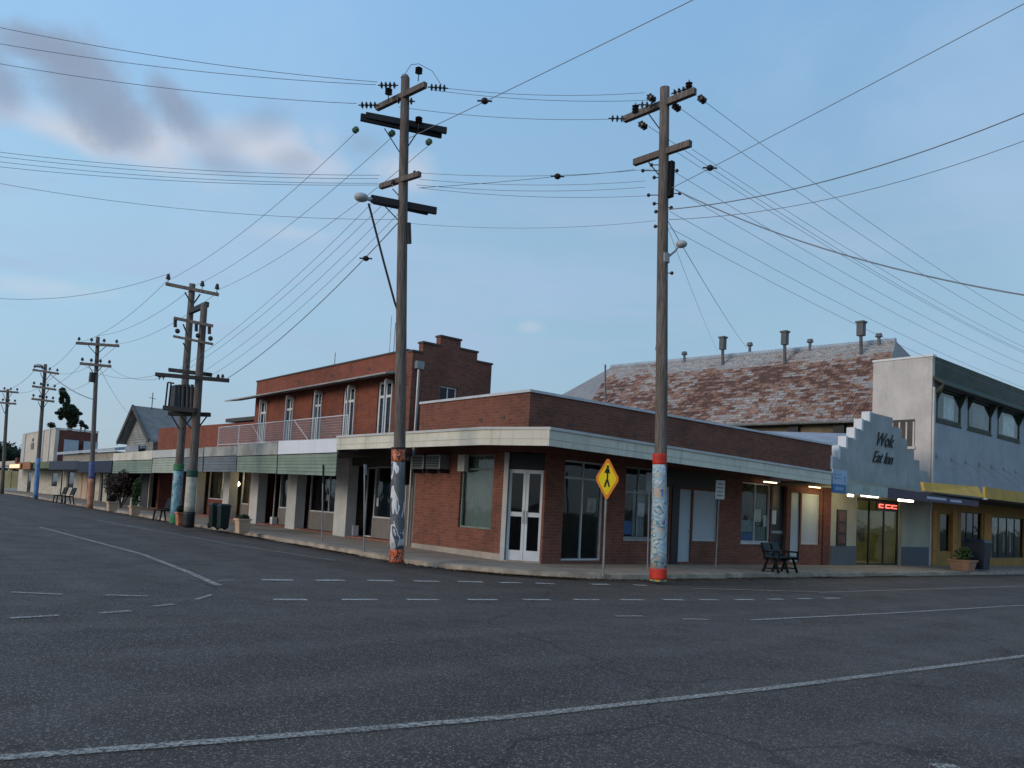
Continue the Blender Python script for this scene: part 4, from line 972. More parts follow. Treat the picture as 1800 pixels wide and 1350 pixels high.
text('Eat Inn', .70, LETB, gs, (33.85, RY-.03, 4.25), (1, 0, 0), sx=.95, shear=.6)
for a, b in ((29.7, 31.75), (35.9, 38.7)):
    q = MB(); fg.box(q, a, b, -.03, -.002, -.5, .72); q.build('dado', M('blue_grey_dado', (.10, .115, .14), .7, .1, 1), gs)
q = MB(); fg.box(q, 30.1, 30.85, -.05, -.004, .72, 2.15); pp = q.build('poster_case', DARK, gs)
q = MB()
for k in range(3): fg.box(q, 30.22, 30.72, -.058, -.051, .82+k*.44, 1.15+k*.44)
q.build('poster', M('menu_picture', (.13, .05, .045), .5, .4, 6), pp)
sf = window(fg, 31.8, 35.85, -.1, 2.70, gs, fmat=DARK, glass=GLASS, mull=2, d=.16, fw=.09, sill=False, name='shopfront')
rooms(fg, 29.9, 38.5, gs, 3.0, 5, d0=.3, mat=M('interior_shop_warm', (.22, .20, .11), .9, .3, 1))
q = MB(); fg.box(q, 32.3, 33.0, 1.2, 1.22, .9, 2.2); fg.box(q, 33.6, 34.2, 1.9, 2.3, .0, 1.8); fg.box(q, 34.6, 35.6, 1.5, 1.54, .8, 1.6); fg.box(q, 31.9, 33.9, 2.0, 2.5, -.1, .8); q.build('counter', M('shop_items', (.28, .24, .15), .7, .5, 3), gs)
l_ = bpy.data.lights.new('shop_light', 'POINT'); l_.energy = 110; l_.color = (.95, .95, .55); l_.shadow_soft_size = .3
lo = bpy.data.objects.new('shop_light', l_); COL.objects.link(lo); lo.location = (34-34, 18.6-16.5, 2.6+.3); lo.parent = gs
# awnings over the footpath
GA = 13.4
q = MB(); q.box(25.42, 29.62, GA+.05, RY-.01, 2.92, 2.99); q.box(29.62, 38.4, GA+.05, RY-.01, 2.86, 2.93); aw = q.build('awning', SOFF, gs)
q = MB(); q.box(26.3, 29.62, GA, GA+.05, 2.64, 3.0); q.build('fascia', M('pale_green_fascia', (.34, .39, .35), .6), aw)
q = MB(); q.hexa([(29.66, GA-.01, 2.64), (29.66, GA+.05, 2.64), (38.4, GA+.05, 2.66), (38.4, GA-.01, 2.66)], [(29.66, GA-.01, 3.02), (29.66, GA+.05, 3.02), (38.4, GA+.05, 2.9), (38.4, GA-.01, 2.9)]); pf = q.build('purple_fascia', PURP, aw)
q = MB(); q.box(33.0, 34.9, GA-.016, GA-.011, 2.76, 2.86); q.box(35.3, 36.5, GA-.016, GA-.011, 2.74, 2.84); q.build('lettering', LETW, pf)
# blue signs fixed at the awning's end
t = thing('blue_sign', 'pale and dark blue shop sign fixed between the brick corner shop and the gabled shop', 'sign', (25.6, 13.3, 2.8))
q = MB(); q.box(25.44, 26.35, GA-.06, GA-.01, 2.62, 2.92); q.build('dark_panel', BLUES, t)
q = MB(); q.box(25.44, 26.4, GA-.06, GA-.01, 2.92, 3.42); q.build('pale_panel', PBLUES, t)
q = MB(); q.box(25.6, 26.15, GA-.07, GA-.061, 2.72, 2.82); q.box(26.2, 26.3, GA-.07, GA-.061, 3.0, 3.22); q.box(25.52, 26.0, GA-.07, GA-.061, 3.1, 3.16); q.box(25.52, 26.0, GA-.07, GA-.061, 3.22, 3.28); q.build('lettering', M('sign_letters', (.2, .33, .5), .5), t)
for px, py, ln, yy, nm in [(1495, 871, .35, 14.6, 'small bright lamp under the pale green fascia next to the blue sign'), (1529, 872, 1.3, 14.2, 'bright white tube light under the pale green fascia above the shop door'), (1592, 880, 1.3, 14.2, 'bright white tube light under the purple fascia of the gabled shop')]:
    p = onY(px, py, yy)
    t = thing('tube_light', nm, 'light', p, group='lit tube lights under the awnings')
    q = MB(); q.box(-ln/2-.05, ln/2+.05, -.09, .09, .05, .09); q.tube([(0, 0, .09), (0, 0, max(.1, 2.86-p[2]))], .01, 5); q.build('housing', GREYW, t, local=True)
    q = MB(); q.tube([(-ln/2, 0, 0), (ln/2, 0, 0)], .045, 8); q.build('tube', E_COOL, t, local=True)
    l_ = bpy.data.lights.new('tube_glow', 'POINT'); l_.energy = 9 if ln > 1 else 14; l_.color = (1, .86, .45); l_.shadow_soft_size = .3
    lo = bpy.data.objects.new('tube_glow', l_); COL.objects.link(lo); lo.parent = t; lo.location = (-.9 if ln < 1 else 0, .4, -.2)
t = thing('neon_sign', 'small red neon sign over the door of the gabled shop', 'sign', (34.2, 15.4, 2.4))
q = MB(); q.box(33.0, 34.9, 15.35, 15.42, 2.22, 2.60); q.build('backing', DARK, t)
q = MB(); 
for x0, x1 in ((33.15, 33.5), (33.75, 34.15), (34.3, 34.75)):
    q.tube([(x0, 15.33, 2.36), (x1, 15.33, 2.36)], .022, 6); q.tube([(x0, 15.33, 2.48), (x1, 15.33, 2.48)], .022, 6); q.tube([(x0, 15.33, 2.36), (x0, 15.33, 2.48)], .022, 6)
q.build('tube', E_RED, t)
q = MB(); q.hexa([(29.7, RY+.3, 4.3), (35.4, RY+.3, 5.55), (35.8, 24, 6.1), (29.7, 26, 4.55)], [(29.7, RY+.3, 4.38), (35.4, RY+.3, 5.63), (35.8, 24, 6.18), (29.7, 26, 4.63)]); q.build('roof', ZINC2, gs)

# ================================================================== WHITE TWO STOREY HOTEL WITH YELLOW AWNING
ho = thing('hotel', 'tall white building with dark green window hoods, yellow awning and ochre ground floor', 'building', (46, 17, -.5))
HX, HE = 38.8, 66.0; fh = FY(RY)
w = MB(); w.box(HX, HX+.3, RY, 18.4, -.8, 9.66); w.box(HX+.001, HX+.3, 18.401, 24, -.8, 5.2)
w.build('side_wall', RENDER_W, ho)
q = MB(); q.box(HX-.04, HX+.34, RY-.04, 18.44, 9.66, 9.76); q.build('coping', WHITE, ho)
# side louvred window
q = MB(); q.box(HX-.05, HX-.002, 16.35, 18.0, 6.62, 6.72); q.build('louvre_head', DCOPE, ho)
q = MB(); q.box(HX-.03, HX-.003, 16.35, 18.0, 5.42, 6.62); lw = q.build('side_window', M('brown_louvre', (.075, .065, .055), .7), ho)
q = MB(); [q.box(HX-.06, HX-.031, 16.35+k*.33, 16.42+k*.33, 5.42, 6.6) for k in range(6)]; q.build('mullion', RENDER_W, lw)
q = MB(); q.box(HX-.09, HX-.031, 16.3, 18.05, 5.3, 5.42); q.build('sill', RENDER_W, lw)
hw = [(39.2, 42.35), (43.0, 46.4), (47.1, 50.7), (51.3, 54.9), (55.5, 59.0)]
w = MB(); wall(w, fh, HX+.301, HE, 3.0, 8.75, [(a+.1, b-.1, 6.68, 8.3) for a, b in hw], th=.25); w.build('front_wall', RENDER_B, ho)
q = MB(); fh.box(q, HX+.301, HE, -.04, .3, 8.75, 9.70); q.build('green_fascia', DGREEN, ho)
q = MB(); q.box(HX-.03, HX+.12, RY-.12, RY-.041, 3.4, 8.2); q.build('downpipe', RENDER_W, ho)
for i, (a, b) in enumerate(hw):
    ww = window(fh, a+.1, b-.1, 6.68, 8.3, ho, fmat=DGREEN, glass=GLASS, mull=0, fw=.16, d=.02, sill=True, name='window')
    if i % 2 == 0: panel(fh, a+1.05, b-.85, 6.9, 7.95, ww, 'pale_blind', M('pale_window_blind', (.58, .60, .60), .7), .035, .05)
    else: panel(fh, a+.9, b-.9, 6.9, 7.9, ww, 'grey_blind', M('grey_window_blind', (.10, .12, .13), .7), .035, .05)
    for a_ in (a+.1, b-.2):
        q = MB(); q.add([fh.P(a_, -.01, 8.3), fh.P(a_, -.32, 8.28), fh.P(a_, -.01, 7.55), fh.P(a_+.05, -.01, 8.3), fh.P(a_+.05, -.32, 8.28), fh.P(a_+.05, -.01, 7.55)], [(0, 1, 2), (5, 4, 3), (0, 3, 4, 1), (1, 4, 5, 2), (2, 5, 3, 0)]); q.build('hood_cheek', DGREEN, ww)
q = MB(); q.hexa([fh.P(HX+.1, -.5, 8.30), fh.P(HE, -.5, 8.30), fh.P(HE, -.045, 8.6), fh.P(HX+.1, -.045, 8.6)], [fh.P(HX+.1, -.5, 8.38), fh.P(HE, -.5, 8.38), fh.P(HE, -.045, 8.75), fh.P(HX+.1, -.045, 8.75)]); q.build('window_hood', DGREEN, ho)
q = MB(); q.beam(fh.P(HX+.15, -.45, 8.3), fh.P(HX+.15, -.05, 7.9), .06, .1); q.build('hood_bracket', DGREEN, ho)
w = MB(); w.box(HX+.3, HE, 18.2, 18.4, -.8, 9.5); w.build('rear_wall', RENDER_W, ho)
q = MB(); q.box(HX+.3, HE, RY+.3, 18.2, 9.3, 9.4); q.build('roof', ZINC, ho)
w = MB(); wall(w, fh, HX+.301, HE, -.8, 3.0, [(40.0, 41.3, .5, 2.35), (42.5, 45.2, -.4, 2.5), (46.6, 51.5, .2, 2.4), (53, 58, .2, 2.4)], th=.25); w.build('ground_wall', OCHRE, ho)
for a, b in ((41.35, 41.8), (39.05, 39.5), (45.4, 46.3)):
    q = MB(); fh.box(q, a, b, -.06, -.001, -.5, 2.5); q.build('orange_pilaster', M('orange_trim', (.42, .19, .05), .7), ho)
window(fh, 40.0, 41.3, .5, 2.35, ho, fmat=OCHRE, glass=GLASSD, sill=False)
window(fh, 42.5, 45.2, -.4, 2.5, ho, fmat=DARK, glass=GLASSD, mull=2, sill=False, name='entrance')
ww = window(fh, 46.6, 51.5, .2, 2.4, ho, fmat=DARK, glass=GLASS, mull=3, sill=False)
for a in (47.6, 48.9, 49.9): panel(fh, a, a+.18, .5, 2.1, ww, 'curtain', CURTW, .2, .22)
window(fh, 53, 58, .2, 2.4, ho, fmat=DARK, glass=GLASSD, mull=3, sill=False)
rooms(fh, 39.2, 60, ho, 2.9, 2.4, d0=.26)
# awning: sloping yellow front, turning into ochre fascia
YA = 13.2; XC = 38.6
q = MB(); q.box(33.3, 66, YA+.1, RY-.02, 2.98, 3.04); aw = q.build('awning', SOFF, ho)
q = MB(); q.hexa([(XC-5.5, 13.50, 3.07), (XC, YA+.05, 3.07), (XC, YA+.15, 3.07), (XC-5.5, 13.62, 3.07)], [(XC-5.5, 13.58, 3.42), (XC+.25, YA+.4, 3.57), (XC+.25, YA+.5, 3.57), (XC-5.5, 13.70, 3.42)]); q.build('yellow_fascia', YELL, aw)
q = MB(); q.hexa([(XC, YA, 3.04), (66, YA, 3.04), (66, YA+.1, 3.04), (XC, YA+.1, 3.04)], [(XC+.25, YA+.1, 3.56), (66, YA+.1, 3.56), (66, YA+.2, 3.56), (XC+.25, YA+.2, 3.56)]); q.build('ochre_fascia', M('ochre_fascia', (.42, .25, .04), .65, .2, 1.2), aw)
q = MB(); q.hexa([(XC-.02, YA-.01, 2.98), (XC+.25, YA-.01, 2.98), (XC+.25, YA+.12, 2.98), (XC-.02, YA+.12, 2.98)], [(XC-.02, YA-.01, 3.06)]*1+[(XC+.25, YA-.01, 3.06), (XC+.25, YA+.12, 3.06), (XC-.02, YA+.12, 3.06)]); q.build('corner_cap', WHITE, aw)
for k in range(8):
    a = 39.4+k*1.75
    q = MB(); p0 = fh.P(a, -.01, 5.0-.0*k); q.tube([p0, (a+1.2, YA+.9, 3.5)], .014, 5); q.box(a-.07, a+.07, RY-.03, RY-.002, 4.9, 5.1); q.build('stay_rod', M('rod_grey', (.22, .24, .27), .6), aw)

# ================================================================== POLES
def pole_axis(base_px, top_px, dz=.13):
    b = T(*base_px, dz); dep = (b-Cv)@Fv; return b, D(*top_px, dep), dep
def at_y(b, t, py):
    lo_, hi_ = 0., 1.
    for _ in range(40):
        m_ = (lo_+hi_)/2; p = b+(t-b)*m_
        if proj(p)[1] > py: lo_ = m_
        else: hi_ = m_
    return b+(t-b)*lo_
def arm(parent, ends, pos, w=.10, h=.13, mat=None, name='crossarm', off=.16, maxl=4):
    """a cross arm level at the pole height, its ends where sight lines meet that level"""
    z = pos[2]; a = G(*ends[0], z); b = G(*ends[1], z)
    c = (a+b)/2
    sh = pos-c; 
    q = MB(); q.beam(a, b, w, h); return q.build(name, mat or WOOD, parent), a, b
def disc_string(parent, p, d, n=3, r=.10, gap=.11, mat=None, name='insulator'):
    q = MB(); p = Vector(p); d = Vector(d).normalized()
    q.tube([p, p+d*(n*gap+.08)], .016, 6)
    for i in range(n):
        s0 = p+d*(.06+i*gap); q.tube([s0, s0+d*.025, s0+d*.05, s0+d*.06], [.03, r, r*.75, .03], 10)
    q.build(name, mat or INSD, parent, smooth=False); return p+d*(n*gap+.08)
def pin(parent, p, h=.16, r=.05, mat=None):
    q = MB(); p = Vector(p); q.tube([p, p+Vector((0, 0, h*.4)), p+Vector((0, 0, h*.45)), p+Vector((0, 0, h*.75)), p+Vector((0, 0, h))], [.015, .015, r, r*.8, r*.5], 8)
    q.build('insulator', mat or INSD, parent)
WIRES = []
wn_count = [0]
def wire(a, b, sag=.3, r=.0085, label=None, group='overhead power lines', n=18):
    r = r*.74 if r < .0125 else r*.9
    a = np.array(a, float); b = np.array(b, float); q = MB()
    q.tube([a+(b-a)*k/n-np.array([0, 0, sag*4*(k/n)*(1-k/n)]) for k in range(n+1)], r, 5)
    o = q.build('power_line', WIRE); tag(o, label, 'wire', group); return o
def curve_pole(mb, b, t, r0, r1, bend=.04, n=9):
    b = np.array(b); t = np.array(t); pts = []
    for k in range(n+1):
        f = k/n; p = b+(t-b)*f+Rv*bend*math.sin(f*math.pi)*.6+Rv*bend*.4*math.sin(f*7); pts.append(p)
    mb.tube(pts, [r0+(r1-r0)*k/n for k in range(n+1)], 14)
def sleeve(parent, b, t, y0, y1, r0, r1, mat, name='painted_band', n=6):
    p = at_y(b, t, y0); q_ = at_y(b, t, y1); q = MB()
    q.tube([p+(q_-p)*k/n for k in range(n+1)], [r0+(r1-r0)*k/n for k in range(n+1)], 16); o = q.build(name, mat, parent, smooth=True)
    return o
RED = M('red_band_paint', (.50, .035, .02), .55, .25, 6); ORR = artpaint('orange_red_art', [(.45, .03, .015), (.60, .12, .03), (.06, .02, .02), (.65, .22, .12)], 9, 3.)
SWIRL = artpaint('swirl_art', [(.10, .11, .115), (.13, .14, .15), (.085, .09, .10), (.62, .63, .64), (.12, .14, .16), (.05, .055, .10), (.5, .5, .52)], 2.3, 1.)
BLUEART = artpaint('pale_blue_art', [(.22, .34, .42), (.30, .42, .48), (.50, .55, .58), (.07, .22, .30), (.36, .44, .45), (.45, .36, .28), (.05, .17, .45)], 2.4, 5., vertical=False)

# ---- pole 1 (swirl painted)
b1, t1, d1 = pole_axis((697, 988), (712, 137))
p1 = thing('power_pole', 'tall timber power pole with black and white swirl art between orange bands', 'power pole', b1)
q = MB(); curve_pole(q, b1, t1, .150, .100, .03); q.build('shaft', WOOD, p1, smooth=True)
q = MB(); q.tube([t1, t1+Uv*.06], [.105, .08], 14); q.build('cap', GREYM, p1)
sleeve(p1, b1, t1, 966, 809, .170, .160, SWIRL, 'swirl_painting'); sleeve(p1, b1, t1, 990, 965, .180, .176, ORR); sleeve(p1, b1, t1, 811, 790, .168, .165, ORR); sleeve(p1, b1, t1, 789, 786, .175, .175, DARK, 'collar')
ends1 = []
o_, a, b = arm(p1, ((663, 190), (748, 149)), at_y(b1, t1, 170)); ends1 += [a, b]
hv = [a, (a*2+b)/3, b]
o_, a2, b2 = arm(p1, ((634, 206), (776, 237)), at_y(b1, t1, 219), .09, .16, M('black_arm', (.02, .02, .022), .7)); o_, a3, b3 = arm(p1, ((643, 203), (785, 230)), at_y(b1, t1, 215), .09, .14, MATS['black_arm'])
o_, a4, b4 = arm(p1, ((669, 328), (738, 306)), at_y(b1, t1, 318), .10, .12)
o_, a5, b5 = arm(p1, ((652, 349), (767, 371)), at_y(b1, t1, 360), .09, .16, MATS['black_arm']); arm(p1, ((656, 354), (752, 374)), at_y(b1, t1, 364), .09, .1, MATS['black_arm'])
def brace(parent, p, pxs, dep, r=.014):
    q = MB(); q.tube([D(*p_, dep) for p_ in pxs], r, 6); q.build('brace', DARK, parent)
brace(p1, None, [(676, 226), (704, 270)], d1); brace(p1, None, [(734, 232), (714, 262)], d1); brace(p1, None, [(690, 332), (702, 345)], d1); brace(p1, None, [(676, 362), (705, 392)], d1)
brace(p1, None, [(648, 358), (655, 385), (675, 462), (694, 532), (699, 546)], d1, .028)
q = MB(); q.box(*[0]*0) if False else None
q.tube([D(718, 392, d1), D(719, 428, d1)], .06, 8); q.build('cable_joint', DARK, p1)
c = D(635, 347, (a5-Cv)@Fv); q = MB(); q.ball(c, (.17, .17, .10), 12); q.tube([c, D(655, 351, (a5-Cv)@Fv)], .05, 8); q.build('lamp_head', LAMP, p1, smooth=True)
RL = Rv  # string directions in the plane of the lines
dLR = (G(1085, 208, hv[0][2])-G(780, 197, hv[0][2])); dLR /= np.linalg.norm(dLR)
for p, s in [(D(666, 185, d1), -1), (D(694, 176, d1), 1), (D(752, 153, d1), 1), (D(700, 150, d1), -1)]:
    disc_string(p1, p, dLR*s+np.array([0, 0, -.03]), 4, .085, .10)
for p in [(736, 128), (736, 215), (683, 165)]:
    q = MB(); c = D(*p, d1); q.tube([c-np.array([0, 0, .2]), c+np.array([0, 0, .0])], .012, 5)
    for k in range(3): q.tube([c+np.array([0, 0, .0+k*.05]), c+np.array([0, 0, .03+k*.05])], [.09, .05], 10)
    q.build('insulator', INSD, p1)
cc = [D(736, 112, d1), D(760, 125, d1), D(776, 150, d1)]; q = MB(); q.tube([D(712, 130, d1), D(722, 114, d1)]+cc, .008, 5); q.build('jumper', WIRE, p1)
for px_ in [(629, 232), (693, 238), (758, 253)]:
    c = D(*px_, d1); disc_string(p1, c+np.array([0, 0, .10]), D(px_[0]-40, px_[1]+34, d1+1)-c, 2, .075, .09, INSG)
for px_ in [(690, 330), (708, 322), (728, 314)]: pin(p1, D(px_[0], px_[1]-2, d1))

# ---- pole 2 (pale blue painted)
b2_, t2, d2 = pole_axis((1157, 1017), (1168, 154))
p2 = thing('power_pole', 'tall timber power pole with pale blue mural between red bands', 'power pole', b2_)
q = MB(); curve_pole(q, b2_, t2, .160, .112, .03); q.build('shaft', WOOD, p2, smooth=True)
sleeve(p2, b2_, t2, 999, 813, .190, .165, BLUEART, 'mural'); sleeve(p2, b2_, t2, 1017, 998, .21, .205, RED); sleeve(p2, b2_, t2, 816, 797, .172, .168, RED)
q = MB(); q.tube([at_y(b2_, t2, 1019)-np.array([0, 0, .05]), at_y(b2_, t2, 1015)], .20, 14); q.build('painted_foot', artpaint('foot_art', [(.02, .2, .15), (.6, .4, .03), (.05, .1, .1)], 8, 2), p2)
o_, aA, bA = arm(p2, ((1098, 210), (1222, 160)), at_y(b2_, t2, 182), .12, .15)
o_, aB, bB = arm(p2, ((1115, 286), (1214, 252)), at_y(b2_, t2, 268), .12, .15)
for p, s in [((1100, 209), -1), ((1152, 185), -1), ((1180, 165), 1)]:
    disc_string(p2, D(*p, d2), dLR*s if s < 0 else np.array([0, 0, 1.])*.1+Rv*.3, 3, .085, .11)
for p, n in [((1128, 218), 0), ((1187, 186), 0), ((1232, 172), 0), ((1143, 170), 0)]:
    c = D(*p, d2); disc_string(p2, c-np.array([.12, 0, 0]), (1, .0, -.12), 3, .085, .08)
for p in [(1117, 190), (1211, 150)]:
    c = D(*p, d2); disc_string(p2, c+np.array([0, 0, .13]), (0, 0, -1), 3, .09, .07)
for p in [(1145, 290), (1130, 300), (1150, 312), (1140, 343), (1150, 358), (1153, 372), (1152, 398), (1190, 300), (1195, 340), (1180, 365), (1181, 480)]:
    c = D(*p, d2); q = MB(); q.ball(c, .045, 8); q.tube([c, at_y(b2_, t2, p[1])], .012, 5); q.build('service_knob', DARK, p2)
q = MB(); c = D(1177, 317, d2); q.box(c[0]-.07, c[0]+.07, c[1]-.1, c[1]+.1, c[2]-.42, c[2]+.45); q.build('fuse_box', BLACKP, p2, bevel=.02)
brace(p2, None, [(1140, 285), (1160, 310)], d2); brace(p2, None, [(1140, 200), (1162, 230)], d2)
q = MB(); q.tube([D(1174, 452, d2), D(1186, 442, d2), D(1192, 434, d2)], .025, 8); q.build('lamp_arm', GREYM, p2)
q = MB(); c = D(1198, 429, d2); q.ball(c, (.14, .14, .09), 12); q.build('lamp_head', LAMP, p2, smooth=True)
q = MB(); q.tube([D(1167, 446, d2), D(1167, 462, d2)], .135, 10); q.build('metal_plate', GREYM, p2)

# ---- transformer poles
bA_, tA, dA = pole_axis((307, 920), (338, 499)); bB_, tB, dB = pole_axis((331, 927), (359, 533))
tpz = thing('transformer_poles', 'pair of linked timber poles carrying a transformer, painted blue and white at the base', 'power pole', bA_)
for b_, t_ in ((bA_, tA), (bB_, tB)):
    q = MB(); curve_pole(q, b_, t_, .165, .115, .02); q.build('shaft', WOOD, tpz, smooth=True)
TEALP = artpaint('teal_art', [(.10, .24, .30), (.13, .30, .36), (.30, .42, .46), (.06, .15, .22)], 4, 7.); GRNP = M('green_band', (.05, .20, .08), .6, .3, 5); WHP = M('white_band', (.45, .44, .37), .6, .2, 5)
sleeve(tpz, bA_, tA, 912, 826, .185, .18, TEALP); sleeve(tpz, bA_, tA, 921, 905, .195, .195, GRNP); sleeve(tpz, bA_, tA, 827, 815, .19, .19, GRNP)
sleeve(tpz, bB_, tB, 900, 826, .185, .18, WHP); sleeve(tpz, bB_, tB, 926, 899, .195, .195, DARK); sleeve(tpz, bB_, tB, 838, 826, .19, .19, M('deep_green_band', (.02, .07, .05), .6))
dm = (dA+dB)/2
def armD(parent, e, dep, w=.1, h=.12, mat=None, dd=0):
    q = MB(); q.beam(D(*e[0], dep+dd), D(*e[1], dep-dd), w, h); return q.build('crossarm', mat or WOOD, parent)
armD(tpz, ((292, 499), (384, 518)), dA-.2, .1, .12); armD(tpz, ((306, 559), (374, 573)), dB-.3, .08, .1); armD(tpz, ((305, 591), (374, 605)), dB-.3, .08, .08)
armD(tpz, ((274, 658), (402, 669)), dB-.35, .13, .13, MATS['black_arm']); armD(tpz, ((297, 650), (372, 659)), dB+.3, .12, .13, MATS['black_arm']); armD(tpz, ((288, 717), (345, 722)), dB-.35, .2, .16, MATS['black_arm']); armD(tpz, ((297, 727), (369, 729)), dB+.2, .2, .14, MATS['black_arm'])
q = MB(); q.beam(D(334, 548, dA), D(364, 535, dB), .14, .18); q.build('link_beam', MATS['black_arm'], tpz)
for px_ in (293, 299): 
    q = MB(); q.beam(D(px_+2, 672, dB), D(px_-3, 718, dB), .04, .05); q.build('drop_frame', DARK, tpz)
q = MB(); q.beam(D(296, 672, dB), D(306, 674, dB), .05, .05); q.build('drop_frame', DARK, tpz)
for cx in (315, 322, 330, 337):
    q = MB(); q.tube([D(cx+1, 676, dB), D(cx-1, 722, dB)], .06, 8); q.build('transformer_fin', M('transformer_grey', (.05, .052, .056), .6), tpz)
q = MB(); p = D(326, 712, dB+.4); q.box(p[0]-.5, p[0]+.4, p[1]-.3, p[1]+.3, p[2]-.25, p[2]+.65); q.build('transformer', MATS['transformer_grey'], tpz, bevel=.03)
for a_, b_ in [((300, 728), (316, 755)), ((365, 730), (345, 757)), ((318, 732), (338, 755)), ((338, 732), (320, 755)), ((325, 514), (336, 532)), ((352, 517), (341, 533)), ((322, 570), (330, 590)), ((322, 603), (332, 620))]:
    q = MB(); q.tube([D(*a_, dB), D(*b_, dB)], .025, 6); q.build('brace', DARK, tpz)
for px_, py_ in [(295, 494), (355, 506), (381, 511)]: pin(tpz, D(px_, py_+4, dA-.2), .35, .09)
for px_ in [308, 345, 368]:
    q = MB(); q.tube([D(px_, 562+(px_-308)*.2, dB-.3), D(px_, 575+(px_-308)*.2, dB-.3)], .06, 8); q.build('fuse', DARK, tpz)
for px_, py_ in [(312, 582), (348, 590), (370, 595)]:
    q = MB(); q.ball(D(px_, py_, dB-.3), .09, 8); q.build('insulator', INSD, tpz)
for px_ in (280, 287, 383, 391): pin(tpz, D(px_, 668, dB-.35), .2, .06)

# ---- far poles
def far_pole(base, top, arms, sl, label, r=.125, extra=()):
    b, t, dep = pole_axis(base, top)
    o = thing('power_pole', label, 'power pole', b)
    q = MB(); curve_pole(q, b, t, r, r*.72, .01); q.build('shaft', WOOD, o, smooth=True)
    for e in arms:
        armD(o, e, dep-.2, .11, .13)
        n = 4
        for k in range(n):
            f = (k+.2)/(n-.6); f = min(f, 1)
            p = D(e[0][0]+(e[1][0]-e[0][0])*f, e[0][1]+(e[1][1]-e[0][1])*f, dep-.2); pin(o, p+np.array([0, 0, .05]), .26, .08)
        if dep < 60:
            mid = ((e[0][0]+e[1][0])/2, (e[0][1]+e[1][1])/2)
            for s in (-1, 1):
                q = MB(); q.tube([D(mid[0]+s*(e[1][0]-e[0][0])*.22, mid[1]+2, dep-.2), D(mid[0]-2, mid[1]+18, dep-.1)], .02, 5); q.build('brace', DARK, o)
    for y0, y1, mt in sl: sleeve(o, b, t, y0, y1, r*1.12, r*1.08, mt)
    return o, b, t, dep
p3, b3_, t3, d3 = far_pole((158, 893), (172, 592), [((134, 603), (209, 608)), ((141, 639), (195, 644))], [(893, 840, M('orange_pole_paint', (.46, .20, .12), .6, .2, 4)), (841, 812, M('violet_blue_paint', (.10, .13, .30), .6, .2, 4))], 'timber power pole painted orange at the base beside the navy awning')
q = MB(); q.tube([D(165, 655, d3), D(163, 672, d3)], .2, 8); q.build('cable_box', DARK, p3)
p4, b4_, t4, d4 = far_pole((62, 877), (80, 640), [((58, 650), (103, 657)), ((57, 679), (98, 685)), ((56, 701), (95, 706))], [(877, 805, M('blue_pole_paint', (.13, .25, .45), .6, .2, 4))], 'distant timber power pole painted blue at the base with three crossarms', .13)
q = MB(); c = D(68, 643, d4); q.ball(c, (.28, .28, .12), 8); q.build('lamp_head', LAMP, p4)
p5, b5_, t5, d5 = far_pole((3, 868), (14, 684), [((-6, 687), (32, 690)), ((-8, 707), (28, 710))], [], 'farthest timber power pole at the left edge of the view', .13)
M_ = None

# ------------------------------------------------------------------ wires
def lvl(px, py, z, ext=1.6, frm=None):
    """point where the sight line meets height z, then carried on past it"""
    p = G(px, py, z)
    if frm is not None: p = np.array(frm)+(p-np.array(frm))*ext
    return p
LL = 'thin power line crossing the left sky from the swirl painted pole to beyond the frame'
for a, e in [((663, 144), (0, 33)), ((661, 149), (0, 62)), ((627, 182), (0, 97))]:
    s = D(*a, d1); wire(s, lvl(*e, s[2]+.1, 1.35, s), .25, .009, 'power line of the upper three running left from the swirl painted pole', 'upper lines left of the swirl painted pole')
for a, e in [((668, 308), (0, 253)), ((665, 314), (0, 261)), ((665, 322), (0, 270)), ((668, 325), (0, 279))]:
    s = D(*a, d1); wire(s, lvl(*e, s[2]+.1, 1.35, s), .25, .008, 'power line of the middle four running left from the swirl painted pole', 'middle lines left of the swirl painted pole')
s = D(704, 386, d1); wire(s, lvl(0, 303, s[2]+.2, 1.3, s), .35, .007, 'lowest single line running left from the swirl painted pole')
for a, e in [((775, 154), (1133, 163)), ((758, 158), (1143, 176)), ((700, 188), (1085, 209))]:
    wire(D(*a, d1), D(*e, d2), .12, .008, 'upper line strung between the two tall painted poles', 'upper lines between the two tall poles')
for a, e in [((737, 304), (1145, 297)), ((737, 315), (1135, 318)), ((735, 330), (1140, 344)), ((732, 325), (1135, 329))]:
    wire(D(*a, d1), D(*e, d2), .12, .007, 'middle line strung between the two tall painted poles', 'middle lines between the two tall poles')
wire(D(712, 392, d1), D(1152, 388, d2), .15, .006, 'faint lowest line strung between the two tall painted poles')
def ballw(p, nm, parent, r=.085):
    q = MB(); q.ball(p, (r, r, r*.8), 10); q.tube([np.array(p)-dLR*.16, np.array(p)+dLR*.16], .02, 6); q.build('strain_insulator', INSD, parent)
a_ = D(740, 330, d1); m1 = D(980, 310, d1*.53+d2*.47)
w1 = wire(a_, m1, .02, .009, 'line with a black strain insulator between the two tall poles', n=8); ballw(m1, '', w1)
wire(m1, D(1116, 298, d2), .02, .009, 'short line from the black strain insulator to the pale blue painted pole', n=8)
